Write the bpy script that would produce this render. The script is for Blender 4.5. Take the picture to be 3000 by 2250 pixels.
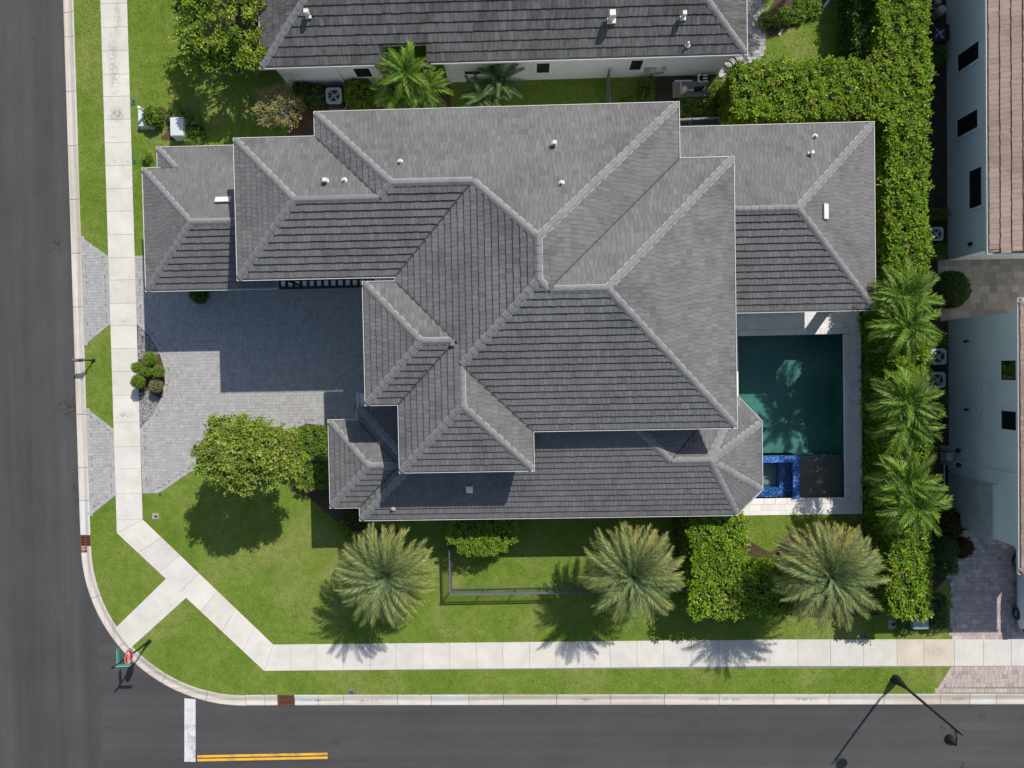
import bpy, math, random
import numpy as np
from mathutils import Vector, Matrix
from mathutils.geometry import tessellate_polygon

random.seed(7)
RNG = np.random.default_rng(7)
R = math.radians
scene = bpy.context.scene
COL = scene.collection
for ob in list(bpy.data.objects):
    bpy.data.objects.remove(ob, do_unlink=True)

# ------------------------------------------------------------------ camera
# drone 40 m above the lot, looking almost straight down (2 degrees off plumb)
CAM_H = 40.0
FOCAL = 2082.0 / 3000.0                      # focal length / picture width
nadir = Vector((46.0, 45.0, -2082.0)).normalized()
wz = -nadir
wx = Vector((1.0, 0.019, 0.0)); wx -= wx.dot(wz) * wz; wx.normalize()
wy = wz.cross(wx)
cam_data = bpy.data.cameras.new("camera")
cam = bpy.data.objects.new("camera", cam_data)
COL.objects.link(cam)
cam_data.sensor_fit = 'HORIZONTAL'
cam_data.sensor_width = 36.0
cam_data.lens = 36.0 * FOCAL
cam_data.clip_start = 0.5
cam_data.clip_end = 1500.0
rot = Matrix((wx, wy, wz))                   # camera space to world space
cam.matrix_world = Matrix.Translation((0, 0, CAM_H)) @ rot.to_4x4()
scene.camera = cam

# ------------------------------------------------------------------ daylight
SUN_EL, SUN_AZ = R(46.0), R(53.9)            # azimuth measured from +x towards +y
to_sun = Vector((math.cos(SUN_EL) * math.cos(SUN_AZ), math.cos(SUN_EL) * math.sin(SUN_AZ), math.sin(SUN_EL)))
world = bpy.data.worlds.new("World")
scene.world = world
world.use_nodes = True
wn = world.node_tree.nodes
bg = wn["Background"]
sky = wn.new("ShaderNodeTexSky")
sky.sky_type = 'NISHITA'
sky.sun_disc = False
sky.sun_elevation = SUN_EL
sky.sun_rotation = R(90.0) - SUN_AZ
sky.air_density = 1.0
sky.dust_density = 1.2
sky.ozone_density = 1.0
world.node_tree.links.new(sky.outputs[0], bg.inputs[0])
bg.inputs[1].default_value = 0.10
sun_data = bpy.data.lights.new("sun", 'SUN')
sun_data.energy = 4.1
sun_data.angle = R(0.53)
sun_data.color = (1.0, 0.95, 0.875)
sun = bpy.data.objects.new("sun", sun_data)
COL.objects.link(sun)
sun.rotation_euler = to_sun.to_track_quat('Z', 'Y').to_euler()
sun.location = (20, 30, 45)
scene.view_settings.view_transform = 'Standard'
scene.view_settings.look = 'None'
scene.view_settings.gamma = 1.0
scene.view_settings.use_curve_mapping = False
scene.view_settings.exposure = 0.27
scene.cycles.max_bounces = 8
scene.cycles.transparent_max_bounces = 12
scene.cycles.use_denoising = True

# ------------------------------------------------------------------ materials
MATS = {}
def new_mat(name):
    m = bpy.data.materials.new(name); m.use_nodes = True
    MATS[name] = m
    return m, m.node_tree.nodes, m.node_tree.links, m.node_tree.nodes["Principled BSDF"]
def tex_co(nodes, links, scale=(1, 1, 1), rotz=0.0):
    g = nodes.new("ShaderNodeNewGeometry")
    mp = nodes.new("ShaderNodeMapping")
    mp.inputs["Scale"].default_value = scale
    mp.inputs["Rotation"].default_value = (0, 0, rotz)
    links.new(g.outputs["Position"], mp.inputs["Vector"])
    return mp.outputs[0]
def noise(nodes, links, co, scale, detail=4, rough=0.6, dist=0.0):
    n = nodes.new("ShaderNodeTexNoise")
    n.inputs["Scale"].default_value = scale; n.inputs["Detail"].default_value = detail
    n.inputs["Roughness"].default_value = rough; n.inputs["Distortion"].default_value = dist
    links.new(co, n.inputs["Vector"])
    return n.outputs["Fac"]
def ramp(nodes, links, fac, stops):
    r = nodes.new("ShaderNodeValToRGB")
    el = r.color_ramp.elements
    el[0].position, el[0].color = stops[0][0], (*stops[0][1], 1)
    el[1].position, el[1].color = stops[-1][0], (*stops[-1][1], 1)
    for p, c in stops[1:-1]:
        e = el.new(p); e.color = (*c, 1)
    links.new(fac, r.inputs[0])
    return r.outputs[0]
def mixc(nodes, links, kind, fac, a, b):
    m = nodes.new("ShaderNodeMix"); m.data_type = 'RGBA'; m.blend_type = kind
    for sock, v in ((m.inputs[0], fac), (m.inputs[6], a), (m.inputs[7], b)):
        if hasattr(v, "is_output"):
            links.new(v, sock)
        elif isinstance(v, (int, float)):
            sock.default_value = v
        else:
            sock.default_value = (*v, 1)
    return m.outputs[2]
def grey(a): return (a, a, a)
def bump(nodes, links, fac, bsdf, strength=0.3, dist=0.02):
    b = nodes.new("ShaderNodeBump")
    b.inputs["Strength"].default_value = strength; b.inputs["Distance"].default_value = dist
    links.new(fac, b.inputs["Height"]); links.new(b.outputs[0], bsdf.inputs["Normal"])
def attr(nodes):
    a = nodes.new("ShaderNodeAttribute"); a.attribute_name = "col"; a.attribute_type = 'GEOMETRY'
    return a.outputs["Color"]

def stains(n, l, c, spots, scale=6.0, lo=0.42, hi=0.56):
    """worn or dirty marks at known places: (x, y, half length, half width, tone)"""
    co = tex_co(n, l)
    for cx, cy, rx, ry, tone in spots:
        g = n.new("ShaderNodeNewGeometry")
        s = n.new("ShaderNodeVectorMath"); s.operation = 'SUBTRACT'; s.inputs[1].default_value = (cx, cy, 0)
        d = n.new("ShaderNodeVectorMath"); d.operation = 'MULTIPLY'; d.inputs[1].default_value = (1 / rx, 1 / ry, 0)
        e = n.new("ShaderNodeVectorMath"); e.operation = 'LENGTH'
        l.new(g.outputs["Position"], s.inputs[0]); l.new(s.outputs[0], d.inputs[0]); l.new(d.outputs[0], e.inputs[0])
        nz = noise(n, l, co, scale, 5, 0.7)
        fall = ramp(n, l, e.outputs["Value"], [(0.15, grey(1.0)), (1.0, grey(0.0))])
        mm = n.new("ShaderNodeMath"); mm.operation = 'MULTIPLY'; l.new(fall, mm.inputs[0])
        rr = ramp(n, l, nz, [(lo, grey(0.0)), (hi, grey(1.0))]); l.new(rr, mm.inputs[1])
        c = mixc(n, l, 'MULTIPLY', mm.outputs[0], c, grey(tone))
    return c
def plain(name, col, rough=0.6, metal=0.0, var=0.12, scale=3.0, spec=0.4, use_attr=False, bumps=0.0, bscale=40.0):
    """one colour, with cloudy wear; optionally tinted by the per-piece attribute"""
    m, n, l, p = new_mat(name)
    co = tex_co(n, l)
    f = noise(n, l, co, scale, 5, 0.65)
    base = ramp(n, l, f, [(0.25, [c * (1 - var) for c in col]), (0.75, [min(1, c * (1 + var)) for c in col])])
    if use_attr:
        base = mixc(n, l, 'MULTIPLY', 1.0, base, attr(n))
    l.new(base, p.inputs["Base Color"])
    p.inputs["Roughness"].default_value = rough
    p.inputs["Metallic"].default_value = metal
    p.inputs["Specular IOR Level"].default_value = spec
    if bumps:
        bump(n, l, noise(n, l, co, bscale, 3), p, bumps, 0.01)
    return m

def tile_mat(name, col, streak):
    """concrete roof tile: per-tile tint, lichen clouds, fine streaks running down the slope"""
    m, n, l, p = new_mat(name)
    big = noise(n, l, tex_co(n, l), 0.45, 6, 0.7, 0.4)
    base = mixc(n, l, 'MULTIPLY', 1.0, attr(n), ramp(n, l, big, [(0.3, [c * 0.74 for c in col]), (0.5, col), (0.78, [c * 1.12 for c in col])]))
    sx = noise(n, l, tex_co(n, l, (1, 0.12, 0.12)), 16.0, 3)
    sy = noise(n, l, tex_co(n, l, (0.12, 1, 0.12)), 16.0, 3)
    geo = n.new("ShaderNodeNewGeometry"); sep = n.new("ShaderNodeSeparateXYZ")
    l.new(geo.outputs["True Normal"], sep.inputs[0])
    ab = n.new("ShaderNodeMath"); ab.operation = 'ABSOLUTE'; l.new(sep.outputs[0], ab.inputs[0])
    gt = n.new("ShaderNodeMath"); gt.operation = 'GREATER_THAN'; l.new(ab.outputs[0], gt.inputs[0]); gt.inputs[1].default_value = 0.25
    st = n.new("ShaderNodeMix"); st.data_type = 'FLOAT'
    l.new(gt.outputs[0], st.inputs[0]); l.new(sx, st.inputs[2]); l.new(sy, st.inputs[3])
    base = mixc(n, l, 'MULTIPLY', 1.0, base, ramp(n, l, st.outputs[0], [(0.30, grey(1 - streak)), (0.5, grey(1.0)), (0.72, grey(1 + streak * 0.6))]))
    l.new(base, p.inputs["Base Color"])
    p.inputs["Roughness"].default_value = 0.85; p.inputs["Specular IOR Level"].default_value = 0.25
    bump(n, l, noise(n, l, tex_co(n, l), 60, 3), p, 0.15, 0.01)
    return m

def leaf_mat(name, gloss=0.45, trans=0.25):
    m, n, l, p = new_mat(name)
    a = attr(n)
    l.new(a, p.inputs["Base Color"])
    p.inputs["Roughness"].default_value = gloss; p.inputs["Specular IOR Level"].default_value = 0.3
    t = n.new("ShaderNodeBsdfTranslucent")
    br = mixc(n, l, 'MULTIPLY', 1.0, a, (1.35, 1.45, 0.6))
    l.new(br, t.inputs["Color"])
    mx = n.new("ShaderNodeMixShader"); mx.inputs[0].default_value = trans
    l.new(p.outputs[0], mx.inputs[1]); l.new(t.outputs[0], mx.inputs[2])
    l.new(mx.outputs[0], n["Material Output"].inputs[0])
    return m

def asphalt(name, axis):
    m, n, l, p = new_mat(name)
    co = tex_co(n, l)
    fine = noise(n, l, co, 55, 2, 0.8)
    blot = noise(n, l, co, 0.22, 5, 0.6, 0.5)
    lane = noise(n, l, tex_co(n, l, (1, 0.03, 1) if axis == 'y' else (0.03, 1, 1)), 0.85, 3, 0.55)
    scr = noise(n, l, tex_co(n, l, (1.2, 0.25, 1) if axis == 'y' else (0.25, 1.2, 1), 0.12), 1.6, 7, 0.72, 0.6)
    c = ramp(n, l, lane, [(0.34, (0.053, 0.052, 0.053)), (0.5, (0.062, 0.0605, 0.0605)), (0.66, (0.072, 0.070, 0.069))])
    c = mixc(n, l, 'MULTIPLY', 1.0, c, ramp(n, l, blot, [(0.3, grey(0.90)), (0.7, grey(1.08))]))
    c = mixc(n, l, 'MULTIPLY', 1.0, c, ramp(n, l, scr, [(0.3, grey(0.93)), (0.5, grey(1.0)), (0.75, grey(1.11))]))
    c = mixc(n, l, 'MULTIPLY', 1.0, c, ramp(n, l, fine, [(0.28, grey(0.62)), (0.5, grey(1.0)), (0.72, grey(1.38))]))
    spot = noise(n, l, co, 1.9, 2, 0.4)
    drop = noise(n, l, co, 9.0, 3, 0.6)
    far = noise(n, l, co, 0.16, 1, 0.5)
    md = n.new("ShaderNodeMath"); md.operation = 'MULTIPLY'; l.new(spot, md.inputs[0]); l.new(drop, md.inputs[1])
    md2 = n.new("ShaderNodeMath"); md2.operation = 'MULTIPLY'; l.new(md.outputs[0], md2.inputs[0]); l.new(far, md2.inputs[1])
    c = mixc(n, l, 'MULTIPLY', 1.0, c, ramp(n, l, md2.outputs[0], [(0.255, grey(1.0)), (0.285, grey(0.55))]))
    c = stains(n, l, c, [(-26.3, -1.7, .8, .9, .3), (-26.6, 7.6, .5, .9, .35), (-26.0, -6.3, .3, 1.4, .4), (-27.2, -13.2, 1.2, 2.2, 1.25), (-25.6, -16.5, 1.0, 2.6, 1.2), (-28.2, -18.0, 1.4, 1.6, 1.18), (-20.2, -21.6, .5, .2, .45), (-11.4, -21.2, .35, .25, .4), (25.2, -20.0, .5, .4, .6), (22.9, -20.6, .25, .2, .4), (-2.0, -20.4, 3.5, .5, 1.12), (9.0, -20.3, .6, .4, .75)], 4.5, .45, .62)
    l.new(c, p.inputs["Base Color"])
    p.inputs["Roughness"].default_value = 0.85; p.inputs["Specular IOR Level"].default_value = 0.3
    bump(n, l, fine, p, 0.4, 0.01)
    return m

def concrete(name, col, stain=0.16, use_attr=True, streak=None, spots=()):
    m, n, l, p = new_mat(name)
    co = tex_co(n, l)
    a = noise(n, l, co, 0.9, 6, 0.7, 0.3)
    b = noise(n, l, co, 30, 4, 0.7)
    dirt = noise(n, l, co, 3.3, 7, 0.75, 0.8)
    c = ramp(n, l, a, [(0.3, [x * (1 - stain) for x in col]), (0.7, [x * (1 + stain * 0.3) for x in col])])
    c = mixc(n, l, 'MULTIPLY', 1.0, c, ramp(n, l, b, [(0.25, grey(0.90)), (0.75, grey(1.05))]))
    c = mixc(n, l, 'MULTIPLY', 1.0, c, ramp(n, l, dirt, [(0.26, (0.66, 0.63, 0.59)), (0.40, grey(1.0)), (1.0, grey(1.0))]))
    if streak:
        s = noise(n, l, tex_co(n, l, streak), 3.0, 4, 0.6)
        c = mixc(n, l, 'MULTIPLY', 1.0, c, ramp(n, l, s, [(0.38, (0.84, 0.79, 0.73)), (0.54, grey(1.0)), (1.0, grey(1.0))]))
    vo = n.new("ShaderNodeTexVoronoi"); vo.feature = 'F1'; vo.inputs["Scale"].default_value = 1.9; l.new(co, vo.inputs["Vector"])
    zone = noise(n, l, co, 0.13, 2, 0.5)
    rim = ramp(n, l, vo.outputs["Distance"], [(0.05, grey(1.0)), (0.10, grey(0.80)), (0.14, grey(0.86)), (0.18, grey(1.0))])
    c = mixc(n, l, 'MULTIPLY', ramp(n, l, zone, [(0.52, grey(0.0)), (0.60, grey(0.8))]), c, rim)
    c = stains(n, l, c, spots)
    if use_attr:
        c = mixc(n, l, 'MULTIPLY', 1.0, c, attr(n))
    l.new(c, p.inputs["Base Color"])
    p.inputs["Roughness"].default_value = 0.9; p.inputs["Specular IOR Level"].default_value = 0.2
    bump(n, l, b, p, 0.2, 0.008)
    return m

def grass_mat(name):
    m, n, l, p = new_mat(name)
    co = tex_co(n, l)
    a = noise(n, l, co, 0.24, 6, 0.68, 0.8)
    b = noise(n, l, co, 2.2, 6, 0.75)
    f = noise(n, l, co, 26, 4, 0.85)
    c = ramp(n, l, a, [(0.28, (0.086, 0.162, 0.014)), (0.5, (0.138, 0.206, 0.030)), (0.72, (0.222, 0.245, 0.070))])
    c2 = ramp(n, l, b, [(0.28, (0.70, 0.80, 0.62)), (0.5, grey(1.0)), (0.74, (1.32, 1.16, 1.30))])
    c = mixc(n, l, 'MULTIPLY', 1.0, c, c2)
    c = mixc(n, l, 'MULTIPLY', 1.0, c, ramp(n, l, f, [(0.25, grey(0.45)), (0.5, grey(1.0)), (0.75, grey(1.6))]))
    dry = noise(n, l, co, 1.1, 7, 0.8, 1.0)
    c = mixc(n, l, 'MIX', ramp(n, l, dry, [(0.58, grey(0.0)), (0.76, grey(0.6))]), c, (0.23, 0.19, 0.09))
    l.new(c, p.inputs["Base Color"])
    p.inputs["Roughness"].default_value = 0.95; p.inputs["Specular IOR Level"].default_value = 0.1
    bump(n, l, f, p, 0.8, 0.04)
    return m

def mulch_mat(name, c0, c1):
    m, n, l, p = new_mat(name)
    co = tex_co(n, l)
    f = noise(n, l, co, 18, 6, 0.85, 1.5)
    b = noise(n, l, co, 1.2, 4, 0.6)
    c = ramp(n, l, f, [(0.3, c0), (0.7, c1)])
    c = mixc(n, l, 'MULTIPLY', 1.0, c, ramp(n, l, b, [(0.3, grey(0.75)), (0.7, grey(1.2))]))
    l.new(c, p.inputs["Base Color"]); p.inputs["Roughness"].default_value = 1.0; p.inputs["Specular IOR Level"].default_value = 0.1
    bump(n, l, f, p, 1.0, 0.05)
    return m

def water_mat(name, tint):
    """clear water sheet: tinted see-through body, mirror-like at the surface, faint ripples"""
    m, n, l, p = new_mat(name)
    n.remove(p)
    tr = n.new("ShaderNodeBsdfTransparent"); tr.inputs[0].default_value = (*tint, 1)
    gl = n.new("ShaderNodeBsdfGlossy"); gl.inputs["Roughness"].default_value = 0.03
    fr = n.new("ShaderNodeFresnel"); fr.inputs[0].default_value = 1.33
    bp = n.new("ShaderNodeBump"); bp.inputs["Strength"].default_value = 0.45; bp.inputs["Distance"].default_value = 0.03
    l.new(noise(n, l, tex_co(n, l), 4.5, 3, 0.5, 0.8), bp.inputs["Height"])
    l.new(bp.outputs[0], gl.inputs["Normal"]); l.new(bp.outputs[0], fr.inputs["Normal"])
    mx = n.new("ShaderNodeMixShader")
    l.new(fr.outputs[0], mx.inputs[0]); l.new(tr.outputs[0], mx.inputs[1]); l.new(gl.outputs[0], mx.inputs[2])
    l.new(mx.outputs[0], n["Material Output"].inputs[0])
    return m

def mosaic(name):
    m, n, l, p = new_mat(name)
    v = n.new("ShaderNodeTexVoronoi"); v.distance = 'CHEBYCHEV'; v.inputs["Scale"].default_value = 14; v.inputs["Randomness"].default_value = 0.25
    l.new(tex_co(n, l), v.inputs["Vector"])
    sep = n.new("ShaderNodeSeparateColor"); l.new(v.outputs["Color"], sep.inputs[0])
    c = ramp(n, l, sep.outputs[0], [(0.0, (0.012, 0.05, 0.26)), (0.4, (0.02, 0.10, 0.40)), (0.75, (0.05, 0.18, 0.50)), (1.0, (0.22, 0.36, 0.60))])
    l.new(c, p.inputs["Base Color"]); p.inputs["Roughness"].default_value = 0.2
    return m

def plaster(name, c0, c1):
    m, n, l, p = new_mat(name)
    co = tex_co(n, l)
    c = ramp(n, l, noise(n, l, co, 14, 5, 0.8), [(0.3, c0), (0.7, c1)])
    c = mixc(n, l, 'MULTIPLY', 1.0, c, ramp(n, l, noise(n, l, co, 0.6, 4), [(0.3, grey(0.85)), (0.7, grey(1.12))]))
    l.new(c, p.inputs["Base Color"]); p.inputs["Roughness"].default_value = 0.7
    return m

tile_mat('roof_tile', (0.150, 0.147, 0.146), 0.16)
tile_mat('old_tile', (0.108, 0.107, 0.106), 0.45)
tile_mat('tan_tile', (0.335, 0.245, 0.195), 0.14)
plain('ridge', (0.185, 0.182, 0.183), 0.85, use_attr=True, var=0.14, scale=6)
plain('valley', (0.06, 0.06, 0.06), 0.8, var=0.4, scale=5)
plain('mortar', (0.36, 0.36, 0.36), 0.9, var=0.2, scale=8)
plain('white_trim', (0.66, 0.66, 0.64), 0.45, var=0.05)
plain('stucco', (0.60, 0.62, 0.62), 0.9, var=0.06, scale=1.2, bumps=0.3)
plain('stucco_blue', (0.74, 0.77, 0.765), 0.9, var=0.05, scale=1.0, bumps=0.3)
plain('stone_clad', (0.50, 0.50, 0.47), 0.9, use_attr=True, var=0.1, bumps=0.3)
plain('paver', (0.340, 0.334, 0.326), 0.85, use_attr=True, var=0.14, scale=5, bumps=0.25)
plain('paver_brown', (0.40, 0.335, 0.305), 0.85, use_attr=True, var=0.16, scale=5, bumps=0.25)
plain('paver_sand', (0.20, 0.198, 0.192), 0.95, var=0.2, scale=8)
plain('deck_sand', (0.42, 0.41, 0.39), 0.9)
plain('deck_stone', (0.70, 0.685, 0.655), 0.8, use_attr=True, var=0.07, scale=4, bumps=0.15)
plain('travertine', (0.36, 0.31, 0.25), 0.85, use_attr=True, var=0.16, scale=4, bumps=0.2)
concrete('concrete', (0.625, 0.598, 0.55), spots=[(-22.98, 17.3, .42, 2.6, .62), (-22.88, 14.75, .62, .5, .45), (-22.7, 20.2, .3, 1.6, .7), (-23.0, -2.2, .7, .3, .7), (-22.8, 3.1, .5, .25, .7), (22.4, -16.2, .8, .4, .8)])
concrete('kerb_ns', (0.61, 0.572, 0.52), 0.14, True, (1.6, 0.05, 1))
concrete('kerb_ew', (0.61, 0.572, 0.52), 0.14, True, (0.05, 1.6, 1), [(2.95, -18.82, .55, .13, .35), (9.7, -18.85, .8, .14, .45), (11.1, -18.86, .8, .14, .45), (15.3, -18.9, .9, .13, .4), (23.7, -18.97, .9, .13, .55), (-12.2, -18.75, 1.6, .1, .5), (-9.6, -18.78, .9, .09, .4)])
asphalt('asphalt_ns', 'y'); asphalt('asphalt_ew', 'x')
grass_mat('grass')
leaf_mat('blade', 0.8, 0.2)
leaf_mat('leaf', 0.38, 0.22)
leaf_mat('frond', 0.5, 0.2)
plain('bark', (0.16, 0.125, 0.095), 0.95, var=0.35, scale=9, bumps=0.6)
plain('palm_bark', (0.22, 0.175, 0.13), 0.95, var=0.3, scale=9, bumps=0.6)
plain('shade_core', (0.030, 0.040, 0.012), 1.0, var=0.4, scale=9)  # near-black filler colour, standing in for the shade inside foliage
mulch_mat('mulch', (0.045, 0.028, 0.018), (0.17, 0.115, 0.08))
mulch_mat('soil', (0.035, 0.028, 0.02), (0.12, 0.095, 0.07))
plain('pebble', (0.27, 0.27, 0.265), 0.8, use_attr=True, var=0.15, scale=20)
water_mat('water', (0.50, 0.74, 0.71)); water_mat('shallow_water', (0.80, 0.86, 0.84))
mosaic('mosaic')
plaster('plaster', (0.17, 0.27, 0.25), (0.24, 0.35, 0.325)); plaster('shelf_plaster', (0.22, 0.20, 0.17), (0.31, 0.28, 0.24))
plain('dark_metal', (0.025, 0.028, 0.033), 0.45, 0.6, var=0.2)
plain('fence_paint', (0.15, 0.155, 0.18), 0.45, 0.2, var=0.1)
plain('bronze', (0.02, 0.021, 0.023), 0.5, 0.2, var=0.1)
plain('glass', (0.012, 0.017, 0.018), 0.06, 0.0, var=0.1, spec=0.7)
plain('ac_metal', (0.36, 0.40, 0.42), 0.45, 0.3, var=0.08)
plain('dark_coil', (0.02, 0.022, 0.024), 0.7)
plain('pvc', (0.76, 0.77, 0.78), 0.35, var=0.05)
plain('cabinet_pale', (0.56, 0.60, 0.60), 0.5, var=0.06)
plain('cabinet_green', (0.20, 0.30, 0.28), 0.5, var=0.06)
plain('tar', (0.055, 0.054, 0.054), 0.8, var=0.3, scale=4)
plain('rust', (0.13, 0.052, 0.030), 0.9, var=0.4, scale=14)
plain('pit', (0.012, 0.012, 0.012), 1.0)
plain('sign_red', (0.50, 0.008, 0.02), 0.4, var=0.05)
plain('sign_white', (0.80, 0.80, 0.80), 0.4, var=0.03)
plain('sign_green', (0.01, 0.30, 0.22), 0.4, var=0.08)
def road_paint(name, col):
    """thermoplastic paint, rubbed through to the asphalt in places"""
    m, n, l, p = new_mat(name)
    co = tex_co(n, l)
    c = ramp(n, l, noise(n, l, co, 2.5, 5, 0.7), [(0.3, [x * .86 for x in col]), (0.7, col)])
    wear = n.new("ShaderNodeMath"); wear.operation = 'MULTIPLY'
    l.new(noise(n, l, co, 26, 4, 0.8), wear.inputs[0]); l.new(noise(n, l, co, 1.4, 3, 0.6), wear.inputs[1])
    c = mixc(n, l, 'MIX', ramp(n, l, wear.outputs[0], [(0.27, grey(0.0)), (0.36, grey(0.75))]), c, (0.09, 0.088, 0.086))
    l.new(c, p.inputs["Base Color"]); p.inputs["Roughness"].default_value = 0.75
road_paint('bar_white', (0.62, 0.63, 0.64)); road_paint('line_yellow', (0.80, 0.43, 0.03))
plain('car_paint', (0.72, 0.75, 0.76), 0.18, var=0.02, spec=0.6)
plain('rubber', (0.018, 0.018, 0.018), 0.8)
plain('rim_metal', (0.30, 0.30, 0.31), 0.35, 0.7)
plain('tail_light', (0.45, 0.01, 0.01), 0.2)
plain('vent_cream', (0.66, 0.64, 0.56), 0.6, var=0.08)
plain('lead', (0.50, 0.49, 0.47), 0.6, 0.3, var=0.2, scale=9)
plain('copper_pad', (0.33, 0.29, 0.24), 0.9, var=0.2)
plain('tan_plastic', (0.45, 0.40, 0.30), 0.6)
plain('teal_plastic', (0.03, 0.13, 0.11), 0.6)
plain('white_board', (0.60, 0.60, 0.58), 0.7)

# ------------------------------------------------------------------ builders
def tag(o, label=None, cat=None, group=None, kind=None):
    if label: o["label"] = label
    if cat: o["category"] = cat
    if group: o["group"] = group
    if kind: o["kind"] = kind
    return o
def attach(o, parent):
    if parent is not None:
        o.parent = parent
        if parent.type == 'EMPTY' and parent.get("world_built"):
            o.matrix_parent_inverse = Matrix.Translation(-parent.location)
    return o
def empty(name, loc, label=None, cat=None, group=None, world_built=True, rotz=0.0):
    """the thing's root at its base; parts built in world space hang below it"""
    o = bpy.data.objects.new(name, None)
    o.empty_display_size = 0.3
    COL.objects.link(o)
    o.location = loc; o.rotation_euler = (0, 0, rotz)
    if world_built: o["world_built"] = True
    return tag(o, label, cat, group)
def mesh_obj(name, me, mat, parent=None, kind=None):
    o = bpy.data.objects.new(name, me)
    COL.objects.link(o)
    if mat is not None and not me.materials:
        me.materials.append(MATS[mat])
    attach(o, parent)
    if kind: o["kind"] = kind
    return o
def set_cols(me, cols):
    a = me.attributes.new("col", 'FLOAT_COLOR', 'FACE')
    c = np.ones((len(me.polygons), 4), np.float32)
    c[:, :3] = np.asarray(cols, np.float32).reshape(-1, 3)
    a.data.foreach_set("color", c.ravel())

class MB:
    """collects polygons for ONE mesh"""
    def __init__(self): self.v, self.f, self.c = [], [], []
    def poly(self, pts, col=(1, 1, 1)):
        b = len(self.v); self.v += [tuple(p) for p in pts]
        self.f.append(tuple(range(b, b + len(pts)))); self.c.append(col)
    def add(self, pts, faces, col=(1, 1, 1)):
        b = len(self.v); self.v += [tuple(p) for p in pts]
        for f in faces:
            self.f.append(tuple(i + b for i in f)); self.c.append(col)
    def box(self, x0, y0, z0, x1, y1, z1, col=(1, 1, 1)):
        self.hexa([(x0, y0, z0), (x1, y0, z0), (x1, y1, z0), (x0, y1, z0), (x0, y0, z1), (x1, y0, z1), (x1, y1, z1), (x0, y1, z1)], col)
    def hexa(self, p, col=(1, 1, 1)):
        self.add(p, [(3, 2, 1, 0), (4, 5, 6, 7), (0, 1, 5, 4), (1, 2, 6, 5), (2, 3, 7, 6), (3, 0, 4, 7)], col)
    def bevel_box(self, x0, y0, z0, x1, y1, z1, b, col=(1, 1, 1)):
        """box with chamfered top edge"""
        self.prism([(x0, y0), (x1, y0), (x1, y1), (x0, y1)], z0, z1 - b, col, top=False)
        self.frustum([(x0, y0), (x1, y0), (x1, y1), (x0, y1)], [(x0 + b, y0 + b), (x1 - b, y0 + b), (x1 - b, y1 - b), (x0 + b, y1 - b)], z1 - b, z1, col)
    def frustum(self, lo, hi, z0, z1, col=(1, 1, 1)):
        n = len(lo)
        p = [(x, y, z0) for x, y in lo] + [(x, y, z1) for x, y in hi]
        self.add(p, [tuple(range(n, 2 * n))] + [(i, (i + 1) % n, n + (i + 1) % n, n + i) for i in range(n)], col)
    def prism(self, pts, z0, z1, col=(1, 1, 1), top=True, bottom=False):
        n = len(pts)
        p = [(x, y, z0) for x, y in pts] + [(x, y, z1) for x, y in pts]
        f = [(i, (i + 1) % n, n + (i + 1) % n, n + i) for i in range(n)]
        if top: f.append(tuple(range(n, 2 * n)))
        if bottom: f.append(tuple(reversed(range(n))))
        self.add(p, f, col)
    def tube(self, pts, rads, n=8, col=(1, 1, 1), caps=True):
        b = len(self.v); k = len(pts)
        pts = [Vector(p) for p in pts]
        for i, p in enumerate(pts):
            t = (pts[min(i + 1, k - 1)] - pts[max(i - 1, 0)]).normalized()
            ref = Vector((0, 0, 1)) if abs(t.z) < 0.9 else Vector((1, 0, 0))
            u = t.cross(ref).normalized(); w = t.cross(u)
            for j in range(n):
                a = 2 * math.pi * j / n
                self.v.append(tuple(p + (u * math.cos(a) + w * math.sin(a)) * rads[i]))
        for i in range(k - 1):
            for j in range(n):
                j2 = (j + 1) % n
                self.f.append((b + i * n + j, b + i * n + j2, b + (i + 1) * n + j2, b + (i + 1) * n + j)); self.c.append(col)
        if caps:
            self.f.append(tuple(b + j for j in reversed(range(n)))); self.c.append(col)
            self.f.append(tuple(b + (k - 1) * n + j for j in range(n))); self.c.append(col)
    def lathe(self, prof, centre, n=16, col=(1, 1, 1)):
        """prof: list of (radius, z)"""
        cx, cy, cz = centre; b = len(self.v)
        for r, z in prof:
            for j in range(n):
                a = 2 * math.pi * j / n
                self.v.append((cx + r * math.cos(a), cy + r * math.sin(a), cz + z))
        for i in range(len(prof) - 1):
            for j in range(n):
                j2 = (j + 1) % n
                self.f.append((b + i * n + j, b + i * n + j2, b + (i + 1) * n + j2, b + (i + 1) * n + j)); self.c.append(col)
        self.f.append(tuple(b + (len(prof) - 1) * n + j for j in range(n))); self.c.append(col)
    def mesh(self, name, smooth=False):
        me = bpy.data.meshes.new(name)
        me.from_pydata(self.v, [], self.f)
        set_cols(me, self.c)
        if smooth: me.polygons.foreach_set("use_smooth", [True] * len(me.polygons))
        me.update()
        return me
    def build(self, name, mat, parent=None, kind=None, smooth=False):
        return mesh_obj(name, self.mesh(name, smooth), mat, parent, kind)
def struct(o): o["kind"] = "structure"; return o

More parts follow.
